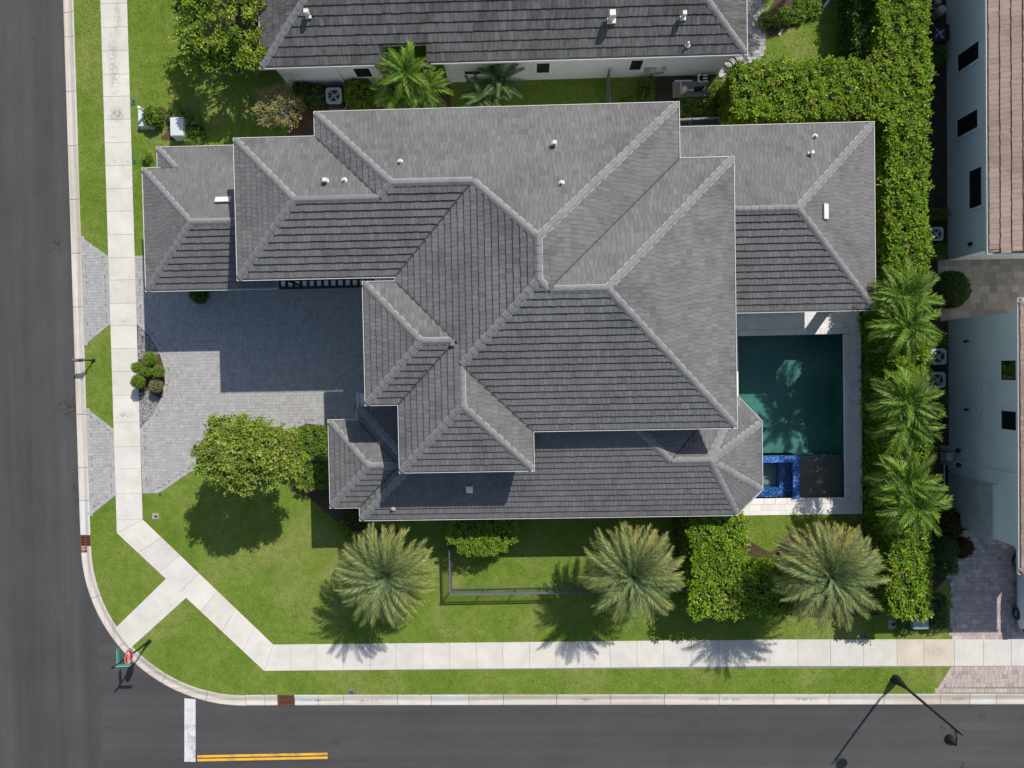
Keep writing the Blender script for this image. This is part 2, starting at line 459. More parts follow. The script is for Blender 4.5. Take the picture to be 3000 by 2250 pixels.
def inside(poly, x, y):
    c = False; n = len(poly); j = n - 1
    for i in range(n):
        xi, yi = poly[i]; xj, yj = poly[j]
        if (yi > y) != (yj > y) and x < (xj - xi) * (y - yi) / (yj - yi) + xi: c = not c
        j = i
    return c
def inside_np(poly, X, Y):
    c = np.zeros(X.shape, bool); n = len(poly); j = n - 1
    for i in range(n):
        xi, yi = poly[i]; xj, yj = poly[j]
        if yi != yj:
            c ^= ((yi > Y) != (yj > Y)) & (X < (xj - xi) * (Y - yi) / (yj - yi) + xi)
        j = i
    return c
def offset_poly(poly, d):
    """move every edge of a counter-clockwise polygon inwards by d"""
    n = len(poly); out = []
    for i in range(n):
        p0, p1, p2 = Vector(poly[i - 1]), Vector(poly[i]), Vector(poly[(i + 1) % n])
        a = (p1 - p0).normalized(); b = (p2 - p1).normalized()
        na, nb = Vector((-a.y, a.x)), Vector((-b.y, b.x))
        k = (na + nb); den = 1 + na.dot(nb)
        out.append(tuple(p1 + k * (d / max(den, 0.2))))
    return out
def sheet(name, outer, z, mat, holes=(), parent=None, kind='structure'):
    loops = [[Vector((x, y, 0)) for x, y in outer]] + [[Vector((x, y, 0)) for x, y in h] for h in holes]
    flat = [v for lp in loops for v in lp]
    tris = tessellate_polygon(loops)
    fixed = []
    for a, b, c in tris:
        ar = (flat[b] - flat[a]).cross(flat[c] - flat[a]).z
        fixed.append((a, b, c) if ar > 0 else (a, c, b))
    me = bpy.data.meshes.new(name)
    me.from_pydata([(v.x, v.y, z) for v in flat], [], fixed)
    set_cols(me, [(1, 1, 1)] * len(fixed))
    o = mesh_obj(name, me, mat, parent)
    if kind: o["kind"] = kind
    return o

# ================================================================== SETTING
Z_LAWN, Z_SLAB = 0.09, 0.115
ARC_C, ARC_R, KW = (-16.5, -9.7), 9.3, 0.63
XK = -25.81                                                     # road edge of the kerb, west street
def yk(x): return -19.0 - 0.0071 * (x + 13.6)                   # road edge of the kerb, south street
def arc_pts(r, a0, a1, n):
    return [(ARC_C[0] + r * math.cos(a0 + (a1 - a0) * i / n), ARC_C[1] + r * math.sin(a0 + (a1 - a0) * i / n)) for i in range(n + 1)]

g = sheet("ground", [(-400, -400), (400, -400), (400, 400), (-400, 400)], -0.06, 'grass', [[(11.75, -7.53), (17.56, -7.53), (17.56, 1.61), (11.75, 1.61)]])
sheet("road_west", [(-33.2, -160), (-25.0, -160), (-25.0, 160), (-33.2, 160)], 0.0, 'asphalt_ns')
sheet("road_south", [(-25.0, -26.6), (160, -27.8), (160, -19.5), (-14, -18.4), (-14.0, -9.0), (-25.0, -9.0)], 0.0, 'asphalt_ew')

POOL = [(11.75, -7.53), (17.56, -7.53), (17.56, 1.61), (11.75, 1.61)]
lawn_outer = [(XK + KW, 80), (XK + KW, ARC_C[1])] + arc_pts(ARC_R - KW, math.pi, 1.5 * math.pi, 20)[1:] + [(80, yk(80) + KW), (80, 80)]
sheet("lawn", lawn_outer, Z_LAWN, 'grass', [POOL])

# ---- kerb, one cast segment after another
kerb = struct(empty("kerb", (-20, -16, 0)))
KPROF = [(0.0, -0.05), (0.0, 0.022), (0.05, 0.030), (0.24, 0.016), (0.30, 0.018), (0.50, 0.085), (0.56, 0.104), (KW, 0.106), (KW, 0.0)]
def kerb_seg(path_out, path_in, mat, col):
    """path_out: road side points, path_in: lawn side points"""
    m = MB(); k = len(KPROF); n = len(path_out)
    vs = []
    for (ox, oy), (ix, iy) in zip(path_out, path_in):
        for d, z in KPROF:
            t = d / KW
            vs.append((ox + (ix - ox) * t, oy + (iy - oy) * t, z))
    fs = []
    for i in range(n - 1):
        for j in range(k - 1):
            fs.append((i * k + j, i * k + j + 1, (i + 1) * k + j + 1, (i + 1) * k + j))
    fs += [tuple(range(k)), tuple((n - 1) * k + j for j in reversed(range(k)))]
    m.add(vs, fs, col)
    return m.build("kerb_segment", mat, kerb)
def kc(new=False):
    if new: return (1.0, 1.07, 1.14)
    a = random.uniform(0.93, 1.05); return (a, a * random.uniform(0.98, 1.01), a * random.uniform(0.95, 1.0))
GAP = 0.012
yb = [45, 38, 31, 24.5] + [p[1] for p in [(-25.81, 20.58), (-25.53, 19.23), (-25.49, 16.16), (-25.46, 13.12), (-25.49, 10.09), (-25.49, 7.03), (-25.49, 4.00), (-25.48, 1.04), (-25.49, -2.13), (-25.52, -5.17), (-25.51, -7.07), (-25.51, -9.05)]]
for i in range(len(yb) - 1):
    a, b = yb[i] - GAP, yb[i + 1] + GAP
    kerb_seg([(XK, a), (XK, b)], [(XK + KW, a), (XK + KW, b)], 'kerb_ns', kc(i == len(yb) - 2))
GR1 = ((-25.51, -9.05)[1], (-25.54, -10.03)[1])
kerb_seg([(XK, GR1[1] - GAP), (XK, ARC_C[1] + GAP)], [(XK + KW, GR1[1] - GAP), (XK + KW, ARC_C[1] + GAP)], 'kerb_ns', kc())
aa = [math.pi * (1 + k) for k in (0.0, 0.105, 0.215, 0.325, 0.42, 0.5)]
for i in range(5):
    g0, g1 = aa[i] + 0.0013, aa[i + 1] - 0.0013
    kerb_seg(arc_pts(ARC_R, g0, g1, 8), arc_pts(ARC_R - KW, g0, g1, 8), 'kerb_ns' if i < 2 else 'kerb_ew', kc())
xb = [-16.5] + [p[0] for p in [(-15.40, -18.68), (-14.65, -18.69)]]
xb2 = [p[0] for p in [(-13.68, -18.70), (-12.31, -18.71), (-10.86, -18.72), (-7.77, -18.75), (-5.83, -18.76), (-3.69, -18.78), (-1.72, -18.80), (1.29, -18.69), (4.36, -18.72), (7.38, -18.75), (10.46, -18.77), (13.52, -18.80), (16.60, -18.83), (19.66, -18.85), (22.78, -18.88), (24.41, -18.89), (25.87, -18.91)]] + [30.0, 36.0, 44.0]
for lst in (xb, xb2):
    for i in range(len(lst) - 1):
        a, b = lst[i] + GAP, lst[i + 1] - GAP
        new = lst is xb2 and i in (0, 4, 15)
        kerb_seg([(a, yk(a)), (b, yk(b))], [(a, yk(a) + KW), (b, yk(b) + KW)], 'kerb_ew', kc(new))

# ---- storm grates set in the kerb line
def grate(x0, y0, x1, y1, along, label):
    root = empty("storm_grate", ((x0 + x1) / 2, (y0 + y1) / 2, 0), label, "storm grate", "rusty storm grates in the kerb")
    m = MB(); z0, z1 = 0.01, 0.06
    for a, b, c, d in ((x0, y0, x1, y0 + .05), (x0, y1 - .05, x1, y1), (x0, y0 + .05, x0 + .05, y1 - .05), (x1 - .05, y0 + .05, x1, y1 - .05)):
        m.box(a, b, z0, c, d, z1)
    m.build("frame", 'rust', root)
    sheet("pit", [(x0, y0), (x1, y0), (x1, y1), (x0, y1)], 0.008, 'pit', parent=root, kind=None)
    if along == 'y':
        xm = (x0 + x1) / 2
        m = MB(); m.box(xm - .02, y0 + .05, .012, xm + .02, y1 - .05, .056); m.build("bar", 'rust', root)
        n = 9
        for i in range(n):
            y = y0 + .05 + (y1 - y0 - .1) * (i + .5) / n
            for a, b in ((x0 + .05, xm - .02), (xm + .02, x1 - .05)):
                m = MB(); m.box(a, y - .02, .014, b, y + .02, .054); m.build("bar", 'rust', root)
    else:
        ym = (y0 + y1) / 2
        m = MB(); m.box(x0 + .05, ym - .02, .012, x1 - .05, ym + .02, .056); m.build("bar", 'rust', root)
        n = 10
        for i in range(n):
            x = x0 + .05 + (x1 - x0 - .1) * (i + .5) / n
            for a, b in ((y0 + .05, ym - .02), (ym + .02, y1 - .05)):
                m = MB(); m.box(x - .02, a, .014, x + .02, b, .054); m.build("bar", 'rust', root)
grate(XK, GR1[1], XK + KW, GR1[0], 'y', "rusty storm grate in the kerb left of the diagonal sidewalk")
grate(xb[-1], yk(xb[-1]), xb2[0], yk(xb2[0]) + KW, 'x', "rusty storm grate in the kerb below the first palm")

# ---- sidewalks: slab by slab
walk_w = struct(empty("sidewalk_west", (-22.9, 0, 0)))
walk_s = struct(empty("sidewalk_south", (0, -16.2, 0)))
walk_d = struct(empty("sidewalk_diagonal", (-19, -12, 0)))
def slab(pts, parent, col):
    m = MB(); ins = offset_poly(pts, 0.005); ins2 = offset_poly(pts, 0.012)
    m.prism(ins, 0.0, Z_SLAB - 0.008, col, top=False); m.frustum(ins, ins2, Z_SLAB - 0.008, Z_SLAB, col)
    return m.build("slab", 'concrete', parent)
def sc():
    a = random.uniform(0.95, 1.05); return (a, a * random.uniform(.985, 1.005), a * random.uniform(.96, 1.0))
XL, XR = -23.64, -22.12
yj = [34.0, 32.7, 31.4, 30.1, 28.8, 27.5, 26.2, 24.9, 23.6, 22.3] + [p[1] for p in [(-22.89, 20.96), (-22.90, 19.64), (-22.90, 18.33), (-22.91, 17.01), (-22.92, 15.78), (-22.89, 14.48), (-22.86, 13.20), (-22.87, 11.90), (-22.88, 10.61), (-22.88, 9.34), (-22.86, 8.02), (-22.87, 6.72), (-22.85, 5.46), (-22.85, 4.14), (-22.84, 2.88), (-22.82, 1.58), (-22.83, 0.27), (-22.84, -1.07), (-22.85, -2.60), (-22.86, -4.02), (-22.87, -5.28), (-22.88, -6.68), (-22.89, -8.19)]]
for i in range(len(yj) - 1):
    slab([(XL, yj[i + 1]), (XR, yj[i + 1]), (XR, yj[i]), (XL, yj[i])], walk_w, sc())
DA, DB = (XR, yj[-1]), (-14.80, -15.46)                          # inner edge of the diagonal
DC, DD = (XL, -8.94), (-15.37, -16.97)                           # outer edge
slab([DC, DA, (XR, yj[-1]), (XL, yj[-1])][:2] + [(XL, yj[-1])], walk_d, sc())
nd = 7
for i in range(nd):
    a, b = i / nd, (i + 1) / nd
    L = lambda p, q, t: (p[0] + (q[0] - p[0]) * t, p[1] + (q[1] - p[1]) * t)
    slab([L(DC, DD, a), L(DC, DD, b), L(DA, DB, b), L(DA, DB, a)], walk_d, sc())
SP = [(-20.88, -11.60), (-23.93, -14.44), (-23.09, -15.62), (-19.74, -12.72)]
for i in range(3):
    a, b = i / 3, (i + 1) / 3
    slab([L(SP[0], SP[1], a), L(SP[0], SP[1], b), L(SP[3], SP[2], b), L(SP[3], SP[2], a)], walk_d, sc())
def ysw(x): return -15.46 - max(0, x - 13) * 0.009
xj = [p[0] for p in [(-13.85, -16.15), (-12.33, -16.17), (-10.80, -16.18), (-9.28, -16.20), (-7.78, -16.21), (-6.26, -16.23), (-4.73, -16.24), (-3.20, -16.26), (-1.72, -16.27), (-0.20, -16.16), (1.29, -16.17), (2.81, -16.19), (4.35, -16.20), (5.87, -16.22), (7.37, -16.23), (8.92, -16.25), (10.45, -16.20), (13.30, -16.23), (14.86, -16.24), (16.67, -16.26), (18.51, -16.28), (20.36, -16.30), (21.85, -16.31), (23.53, -16.33), (25.13, -16.35), (26.65, -16.36)]] + [28.2, 29.7, 31.2, 32.7, 34.2]
slab([DD, (xj[0], ysw(xj[0]) - 1.51), (xj[0], ysw(xj[0])), DB], walk_s, sc())
for i in range(len(xj) - 1):
    a, b = xj[i], xj[i + 1]
    col = (0.95, 0.88, 0.78) if i in (21, 22) else sc()
    if i > 23: col = (0.97, 0.98, 0.98)
    slab([(a, ysw(a) - 1.51), (b, ysw(b) - 1.51), (b, ysw(b)), (a, ysw(a))], walk_s, col)
sheet("sidewalk_bed", [(XL, 34), (XL, -8.94), DD, (34.2, ysw(34) - 1.51), (34.2, ysw(34)), DB, DA, (XR, 34)], Z_LAWN + 0.004, 'paver_sand')

# ---- tar seams between paving passes
def seam(name, pts, w):
    m = MB()
    for (ax, ay), (bx2, by2) in zip(pts[:-1], pts[1:]):
        d = Vector((bx2 - ax, by2 - ay)).normalized(); nx, ny = -d.y * w / 2, d.x * w / 2
        m.poly([(ax + nx, ay + ny, .004), (ax - nx, ay - ny, .004), (bx2 - nx, by2 - ny, .004), (bx2 + nx, by2 + ny, .004)])
    return struct(m.build(name, 'tar'))
seam("road_seam_west", [(-28.42 + .03 * math.sin(i * 1.7), 60 - i * 4.0) for i in range(32)], .035)
seam("road_seam_south", [(-9 + i * 4.0, -21.72 - .0071 * (i * 4.0) + .02 * math.sin(i * 2.1)) for i in range(20)], .035)
seam("road_seam_corner", [(-25.0, -9.4), (-25.02, -14.0), (-24.97, -18.0), (-25.0, -26.0)], .05)
# ---- painted markings on the asphalt
sb = [(-20.06, -18.44), (-19.42, -18.57), (-19.52, -22.25), (-20.17, -22.24)]
def mark(name, pts, mat, label, cat, group=None):
    m = MB(); m.prism(list(reversed(pts)) if (pts[1][0]-pts[0][0])*(pts[2][1]-pts[1][1])-(pts[1][1]-pts[0][1])*(pts[2][0]-pts[1][0]) < 0 else pts, 0.001, 0.006)
    return tag(m.build(name, mat), label, cat, group)
mark("stop_line", [(sb[3][0], sb[3][1]), (sb[2][0], sb[2][1]), (sb[1][0], -18.62), (sb[0][0], -18.55)], 'bar_white', "broad white stop line painted across the lane at the corner", "road marking")
ya, yb_ = (-19.50, -21.94), (-11.87, -21.84)
for k, lab in ((0, "upper of the two yellow centre lines on the south street"), (1, "lower of the two yellow centre lines on the south street")):
    y0 = ya[1] - 0.215 * k; y1 = yb_[1] - 0.215 * k
    mark("centre_line", [(sb[1][0] + 0.01, y0 - .07), (yb_[0], y1 - .07), (yb_[0], y1 + .07), (sb[1][0] + 0.01, y0 + .07)], 'line_yellow', lab, "road marking", "double yellow centre line")

# ---- pavers
def paver_field(name, poly, mat, rows, widths, z, holes=(), tint=0.16, limit=300, near=(0, 0), thick=0.06, base='paver_sand', border=None, gap=0.008, blue=0.0, root=None, rects=None):
    """rows of individual pavers inside poly; nearest `limit` are objects, the rest one part"""
    par = sheet(name, poly, z - 0.012, base, holes, parent=root, kind=None if root else 'structure')
    X = [p[0] for p in poly]; Y = [p[1] for p in poly]
    items = []
    inner = offset_poly(poly, border) if border else poly
    for rx0, ry0, rx1, ry1 in (rects or [(min(p[0] for p in inner), min(p[1] for p in inner), max(p[0] for p in inner), max(p[1] for p in inner))]):
        hs = []
        while sum(hs) < ry1 - ry0 - .08: hs.append(random.choice(rows))
        kf = (ry1 - ry0) / sum(hs); y = ry0
        for h in hs:
            h = round(h * kf, 3); x = rx0 - (0 if rects else random.uniform(0, .2))
            while x < rx1 - (.03 if rects else 0):
                w = random.choice(widths)
                if rects and x + w > rx1 - .12: w = rx1 - x
                cx, cy = x + w / 2, y + h / 2
                if rects or (inside(inner, cx, cy) and not any(inside(hh, cx, cy) for hh in holes)):
                    items.append((w, h, cx, cy, 0.0))
                x += w
            y += h
    if border:
        n = len(poly)
        for i in range(n):
            a, b = Vector(poly[i]), Vector(poly[(i + 1) % n]); d = b - a
            if d.length < 0.1: continue
            k = max(1, round(d.length / 0.21)); t = d / k
            nrm = Vector((-d.y, d.x)).normalized()
            for j in range(k):
                c = a + t * (j + .5) + nrm * border * .5
                items.append((t.length, border, c.x, c.y, math.atan2(d.y, d.x)))
    def tinted():
        a = 1 + random.gauss(0, tint); a = min(max(a, 1 - 2 * tint), 1 + 2.2 * tint)
        w = random.uniform(-.02, .02)
        return (a * (1 + w), a, a * (1 - w + blue))
    items.sort(key=lambda t: (t[2] - near[0]) ** 2 + (t[3] - near[1]) ** 2)
    cache = {}
    rest = MB()
    for i, (w, h, cx, cy, rz) in enumerate(items):
        hw, hh = w / 2 - gap / 2, h / 2 - gap / 2
        dz = random.uniform(-.003, .002)
        if i < limit:
            key = (round(w, 2), round(h, 2), random.randrange(9))
            if key not in cache:
                m = MB(); m.prism([(-hw, -hh), (hw, -hh), (hw, hh), (-hw, hh)], -thick, -.005, c := tinted(), top=False)
                m.frustum([(-hw, -hh), (hw, -hh), (hw, hh), (-hw, hh)], [(-hw + .006, -hh + .006), (hw - .006, -hh + .006), (hw - .006, hh - .006), (-hw + .006, hh - .006)], -.005, 0, c)
                cache[key] = m.mesh("paver")
            o = mesh_obj("paver", cache[key], mat, par)
            o.location = (cx, cy, z + dz); o.rotation_euler = (0, 0, rz)
        else:
            ca, sa = math.cos(rz), math.sin(rz)
            rp = [(cx + x * ca - y_ * sa, cy + x * sa + y_ * ca) for x, y_ in ((-hw, -hh), (hw, -hh), (hw, hh), (-hw, hh))]
            rest.prism(rp, z - 0.03, z + dz, tinted())
    if rest.v:
        rest.build("pavers_further_off", mat, par, kind='stuff')
    return par

W_HOUSE = -7.1
BED = [(-22.05, 2.88), (-21.40, 2.27), (-20.87, 1.28), (-20.62, 0.41), (-20.60, -0.50), (-20.69, -0.63), (-20.85, -1.22), (-21.27, -2.08), (-22.04, -2.92)]
BED = [(XR, BED[0][1] + .02)] + BED + [(XR, BED[-1][1] - .05)]
DRIVE = [(XR, (-22.06, 6.81)[1]), (XR, BED[0][1])] + BED[1:-1] + [(XR, BED[-1][1]), (-22.07, -6.70), (-21.20, -6.70), (-20.73, -6.46), (-20.05, -6.00), (-19.30, -5.52), (-14.2, -3.9), (-13.2, -3.3), (-12.6, -2.86), (-11.59, -3.02), (-9.6, (-11.59, -3.02)[1]), (-9.6, -2.0), (W_HOUSE, -2.0), (W_HOUSE, 5.0), (-19.0, 5.0), (-19.0, (-22.06, 6.81)[1])]
paver_field("driveway", DRIVE, 'paver', [0.16, 0.2, 0.16], [0.1, 0.15, 0.2, 0.2, 0.24], Z_SLAB, near=(-14, -1.5), border=0.2, tint=0.06)
for nm, pts in (("driveway_apron_upper", [(-25.13, 7.97), (-25.15, 1.79), (-23.61, 2.98), (-23.63, 6.82)]), ("driveway_apron_lower", [(-25.17, -1.77), (-25.17, -7.95), (-23.67, -6.78), (-23.64, -2.99)])):
    pts = [(XK + KW, pts[0][1]), (XK + KW, pts[1][1]), (XL, pts[2][1]), (XL, pts[3][1])]
    paver_field(nm, pts, 'paver', [0.16, 0.2, 0.16], [0.1, 0.15, 0.2, 0.2, 0.24], Z_SLAB - 0.003, near=(-22, 0), border=0.2, tint=0.06)
# neighbour's drive, brown tumbled pavers
NDR = [(23.36, -15.54), (40, (27.43, -15.59)[1]), (40, -8.8), (22.6, -8.8), (22.6, -11.0), (23.40, -12.41)]
paver_field("neighbour_driveway", NDR, 'paver_brown', [0.24, 0.24, 0.17], [0.16, 0.24, 0.24, 0.32], Z_SLAB, near=(24, -13), tint=0.15)
NAP = [(22.43, -18.56), (40, yk(40) + KW), (40, ysw(40) - 1.5), (23.34, -17.09)]
paver_field("neighbour_driveway_apron", NAP, 'paver_brown', [0.24, 0.24, 0.17], [0.16, 0.24, 0.24, 0.32], Z_SLAB - .003, near=(24, -17), tint=0.13, border=0.24)
# side path by the top neighbour's wall
TP = [(11.51, 16.99), (10.73, 16.06), (11.62, 15.91), (12.52, 16.07), (13.09, 16.56), (13.42, 17.57), (13.50, 18.84), (13.27, 20.74), (12.32, 21.40)]
TP = [(10.8, 16.1)] + TP[1:] + [(10.8, 22.5)]
paver_field("side_path", TP, 'paver', [0.25, 0.25, 0.17], [0.17, 0.25, 0.34], Z_SLAB, near=(12, 17), tint=0.22)
# courtyard between the two wings on the right
paver_field("courtyard_paving", [(22.9, 2.2), (36, 2.2), (36, 5.6), (22.9, 5.6)], 'travertine', [0.4, 0.4, 0.6], [0.4, 0.6, 0.6], Z_SLAB, near=(24, 4), tint=0.14, gap=0.006)

# ---- pool: basin, ledge, spa, water, coping and deck
pool = empty("swimming_pool", (14.6, -3, 0), "rectangular dark teal swimming pool with blue tiled spa and shallow ledge", "pool")
x0, x1, y0, y1 = 11.75, 17.56, -7.53, 1.61
YS, XS = -5.15, 15.03                                            # ledge line and spa corner
m = MB()
def wallq(m, a, b, zt, zb): m.poly([(a[0], a[1], zb), (b[0], b[1], zb), (b[0], b[1], zt), (a[0], a[1], zt)])
m.poly([(x0, YS, -1.5), (x1, YS, -1.35), (x1, y1, -1.7), (x0, y1, -1.7)])
for a, b in (((x0, y1), (x0, YS)), ((x1, YS), (x1, y1)), ((x1, y1), (x0, y1))):
    wallq(m, a, b, -0.16, -1.75)
wallq(m, (x0, YS), (x1, YS), -0.36, -1.75)
m.build("basin", 'plaster', pool)
m = MB()
m.poly([(XS, y0, -0.36), (x1, y0, -0.36), (x1, YS, -0.36), (XS, YS, -0.36)])
for a, b in (((x1, y0), (x1, YS)), ((XS, y0), (x1, y0))):
    wallq(m, a, b, -0.16, -0.4)
m.build("sun_ledge", 'shelf_plaster', pool)
m = MB()
for a, b in (((x0, y1), (x0, YS)), ((x1, y0), (x1, y1)), ((x1, y1), (x0, y1)), ((XS, y0), (x1, y0))):
    wallq(m, a, b, 0.11, -0.16)
m.build("waterline_tile", 'mosaic', pool)
m = MB(); m.box(XS, YS - 0.03, -0.40, x1 - .004, YS + 0.02, -0.345); m.build("ledge_nosing", 'mosaic', pool)
spa = MB()                                                       # rim on the pool and ledge sides
spa.box(x0, YS - 0.34, -1.6, XS, YS, 0.19); spa.box(XS - 0.36, y0, -1.6, XS, YS - 0.34, 0.19)
sp = spa.build("spa_rim", 'mosaic', pool)
m = MB()
m.box(x0, y0, -1.2, XS - 0.36, -7.0, -0.42); m.box(14.12, -7.0, -1.2, XS - 0.36, YS - 0.34, -0.42)
m.build("spa_bench", 'mosaic', pool)
m = MB(); m.poly([(x0, -7.0, -1.0), (14.12, -7.0, -1.0), (14.12, YS - .34, -1.0), (x0, YS - .34, -1.0)]); m.build("spa_floor", 'plaster', pool)
m = MB(); m.poly([(x0, YS, -0.03), (x1, YS, -0.03), (x1, y1, -0.03), (x0, y1, -0.03)]); m.build("water", 'water', pool)
m = MB(); m.poly([(XS, y0, -0.031), (x1, y0, -0.031), (x1, YS, -0.031), (XS, YS, -0.031)]); m.build("ledge_water", 'shallow_water', pool)
m = MB(); m.poly([(x0, y0, 0.05), (XS - .36, y0, 0.05), (XS - .36, YS - .34, 0.05), (x0, YS - .34, 0.05)]); m.build("spa_water", 'shallow_water', pool)
# coping stones
cw = 0.32
def cope(xa, ya, xb_, yb2):
    m = MB(); a = random.uniform(.94, 1.03); m.bevel_box(xa + .004, ya + .004, 0.04, xb_ - .004, yb2 - .004, 0.135, 0.012, (a, a, a)); m.build("coping_stone", 'deck_stone', pool)
k = 9
for i in range(k):
    a, b = x0 + (x1 - x0) * i / k, x0 + (x1 - x0) * (i + 1) / k
    cope(a, y1 - .02, b, y1 + cw); cope(a, y0 - cw, b, y0 + .02)
k = 15
for i in range(k):
    a, b = y0 + (y1 - y0) * i / k, y0 + (y1 - y0) * (i + 1) / k
    cope(x1 - .02, a + (.022 if i == 0 else 0), x1 + cw, b - (.022 if i == k - 1 else 0))
cope(x1 + 0.0, y1 + .0, x1 + cw, y1 + cw); cope(x1 + .0, y0 - cw, x1 + cw, y0 + .0)
DX, DY0, DY1 = 18.52, -8.45, 6.2
deck_holes = [[(x0 - .02, y0 - cw), (x1 + cw, y0 - cw), (x1 + cw, y1 + cw), (x0 - .02, y1 + cw)]]
paver_field("pool_deck", [(9.0, DY0), (DX, DY0), (DX, DY1), (9.0, DY1)], 'deck_stone', [0.3, 0.45, 0.3], [0.3, 0.45, 0.6, 0.6], Z_SLAB + .002, holes=deck_holes, near=(16, -6), tint=0.04, gap=0.005, limit=300, base='deck_sand', rects=[(9.0, DY0, DX, y0 - cw), (x1 + cw, y0 - cw, DX, y1 + cw), (9.0, y1 + cw, DX, DY1), (9.0, y0 - cw, x0 - .02, y1 + cw)])

# ---- planting beds
def blob(pts, n=5):
    """closed smooth outline through pts"""
    out = []; k = len(pts)
    for i in range(k):
        p0, p1, p2, p3 = [Vector(pts[(i + j) % k]) for j in (-1, 0, 1, 2)]
        for s in range(n):
            t = s / n
            v = 0.5 * ((2 * p1) + (-p0 + p2) * t + (2 * p0 - 5 * p1 + 4 * p2 - p3) * t * t + (-p0 + 3 * p1 - 3 * p2 + p3) * t ** 3)
            out.append((v.x, v.y))
    return out
ZB = Z_LAWN + 0.012
sheet("mulch_bed_drive", BED, ZB, 'mulch')
sheet("mulch_bed_southwest", blob([(-13.51, -3.00), (-11.59, -3.04), (-10.29, -6.62), (-9.67, -8.61), (-7.37, -9.04), (-9.69, -9.47), (-10.86, -8.59), (-12.49, -7.11), (-13.60, -6.56), (-14.34, -4.57)]), ZB, 'mulch')
sheet("soil_bed_east", [(18.53, -14.2), (21.3, -14.0), (23.29, -12.0), (23.29, 26), (20.0, 26), (18.9, 20), (18.0, 16.4), (12.0, 16.2), (10.8, 14.6), (9.5, 12.2), (18.53, 12.2)], ZB, 'soil')
sheet("soil_bed_palms", blob([(8.60, -8.54), (11.89, -9.70), (13.49, -10.50), (14.60, -9.47), (18.20, -9.33), (18.4, -9.4), (18.4, -14.0), (14, -14.0), (9.2, -13.2), (8.0, -9.0)]), ZB, 'mulch')
sheet("soil_bed_north", [(-13.2, 12.6), (-4.0, 12.6), (-4.0, 16.0), (-13.2, 16.0)], ZB, 'mulch')
sheet("soil_bed_equipment", [(6.9, 12.4), (12.0, 12.4), (11.0, 16.1), (6.9, 16.1)], ZB + .004, 'soil')
sheet("mulch_bed_utility", blob([(-20.55, 15.12), (-19.99, 14.00), (-20.41, 13.36), (-19.75, 13.25), (-18.43, 13.12), (-17.83, 13.23), (-18.13, 14.28), (-18.78, 14.81), (-19.31, 14.70)]), ZB, 'mulch')
sheet("mulch_bed_tree", blob([(-16.77, 18.31), (-16.59, 17.66), (-15.95, 16.81), (-15.48, 17.37), (-15.78, 18.22)]), ZB, 'mulch')
sheet("mulch_bed_northeast", blob([(13.77, 19.72), (13.62, 18.14), (14.64, 18.42), (15.53, 19.09), (16.68, 19.63), (17.19, 20.37), (14.92, 20.57)]), ZB, 'mulch')

# ================================================================== HIP ROOFS
class Roof:
    """planes rising inwards from eave lines.  A piece is a convex set of planes (its roof is their
    minimum); the roof is the highest piece everywhere, so hips, ridges and valleys come out by themselves."""
    def __init__(self, pitch=0.5):
        self.hp = {}; self.pieces = []; self.pitch = pitch
    def plane(self, key, nx, ny, c, z0, pitch=None):
        self.hp[key] = (nx, ny, c, z0, pitch or self.pitch)
    def piece(self, keys, dom=()):
        self.pieces.append((list(keys), list(dom)))
    def zplane(self, key, X, Y):
        nx, ny, c, z0, p = self.hp[key]
        return z0 + p * (c - nx * X - ny * Y)
    def eval(self, X, Y):
        """height and index of the plane on top at every point (-1: no roof)"""
        keys = list(self.hp); idx = {k: i for i, k in enumerate(keys)}
        Zb = np.full(X.shape, -1e9); Ib = np.full(X.shape, -1)
        for ks, dom in self.pieces:
            zs = np.stack([self.zplane(k, X, Y) for k in ks])
            a = zs.argmin(0); z = zs.min(0)
            ok = np.ones(X.shape, bool)
            for nx, ny, c in dom: ok &= (c - nx * X - ny * Y) > -1e-6
            up = ok & (z > Zb + 1e-6)
            Zb[up] = z[up]; Ib[up] = np.array([idx[k] for k in ks])[a[up]]
        return Zb, Ib, keys
    def rect_pieces(self, poly, z0):
        """every maximal rectangle inside a rectilinear polygon is one hipped piece"""
        xs = sorted({round(p[0], 4) for p in poly}); ys = sorted({round(p[1], 4) for p in poly})
        cell = [[inside(poly, (xs[i] + xs[i + 1]) / 2, (ys[j] + ys[j + 1]) / 2) for j in range(len(ys) - 1)] for i in range(len(xs) - 1)]
        rects = []
        for i0 in range(len(xs) - 1):
            for i1 in range(i0 + 1, len(xs)):
                for j0 in range(len(ys) - 1):
                    for j1 in range(j0 + 1, len(ys)):
                        if all(cell[i][j] for i in range(i0, i1) for j in range(j0, j1)):
                            rects.append((i0, i1, j0, j1))
        keep = [r for r in rects if not any(q != r and q[0] <= r[0] and q[1] >= r[1] and q[2] <= r[2] and q[3] >= r[3] for q in rects)]
        for i0, i1, j0, j1 in keep:
            ks = []
            for side, v in (('W', xs[i0]), ('E', xs[i1]), ('S', ys[j0]), ('N', ys[j1])):
                k = (side, v)
                nx, ny = {'W': (-1, 0), 'E': (1, 0), 'S': (0, -1), 'N': (0, 1)}[side]
                self.plane(k, nx, ny, nx * v + ny * v, z0)
                ks.append(k)
            self.piece(ks, [self.hp[k][:3] for k in ks])

def clip(poly, fn):
    out = []; n = len(poly)
    for i in range(n):
        a, b = poly[i], poly[(i + 1) % n]; fa, fb = fn(a), fn(b)
        if fa >= 0: out.append(a)
        if (fa >= 0) != (fb >= 0):
            t = fa / (fa - fb); out.append((a[0] + (b[0] - a[0]) * t, a[1] + (b[1] - a[1]) * t))
    return out

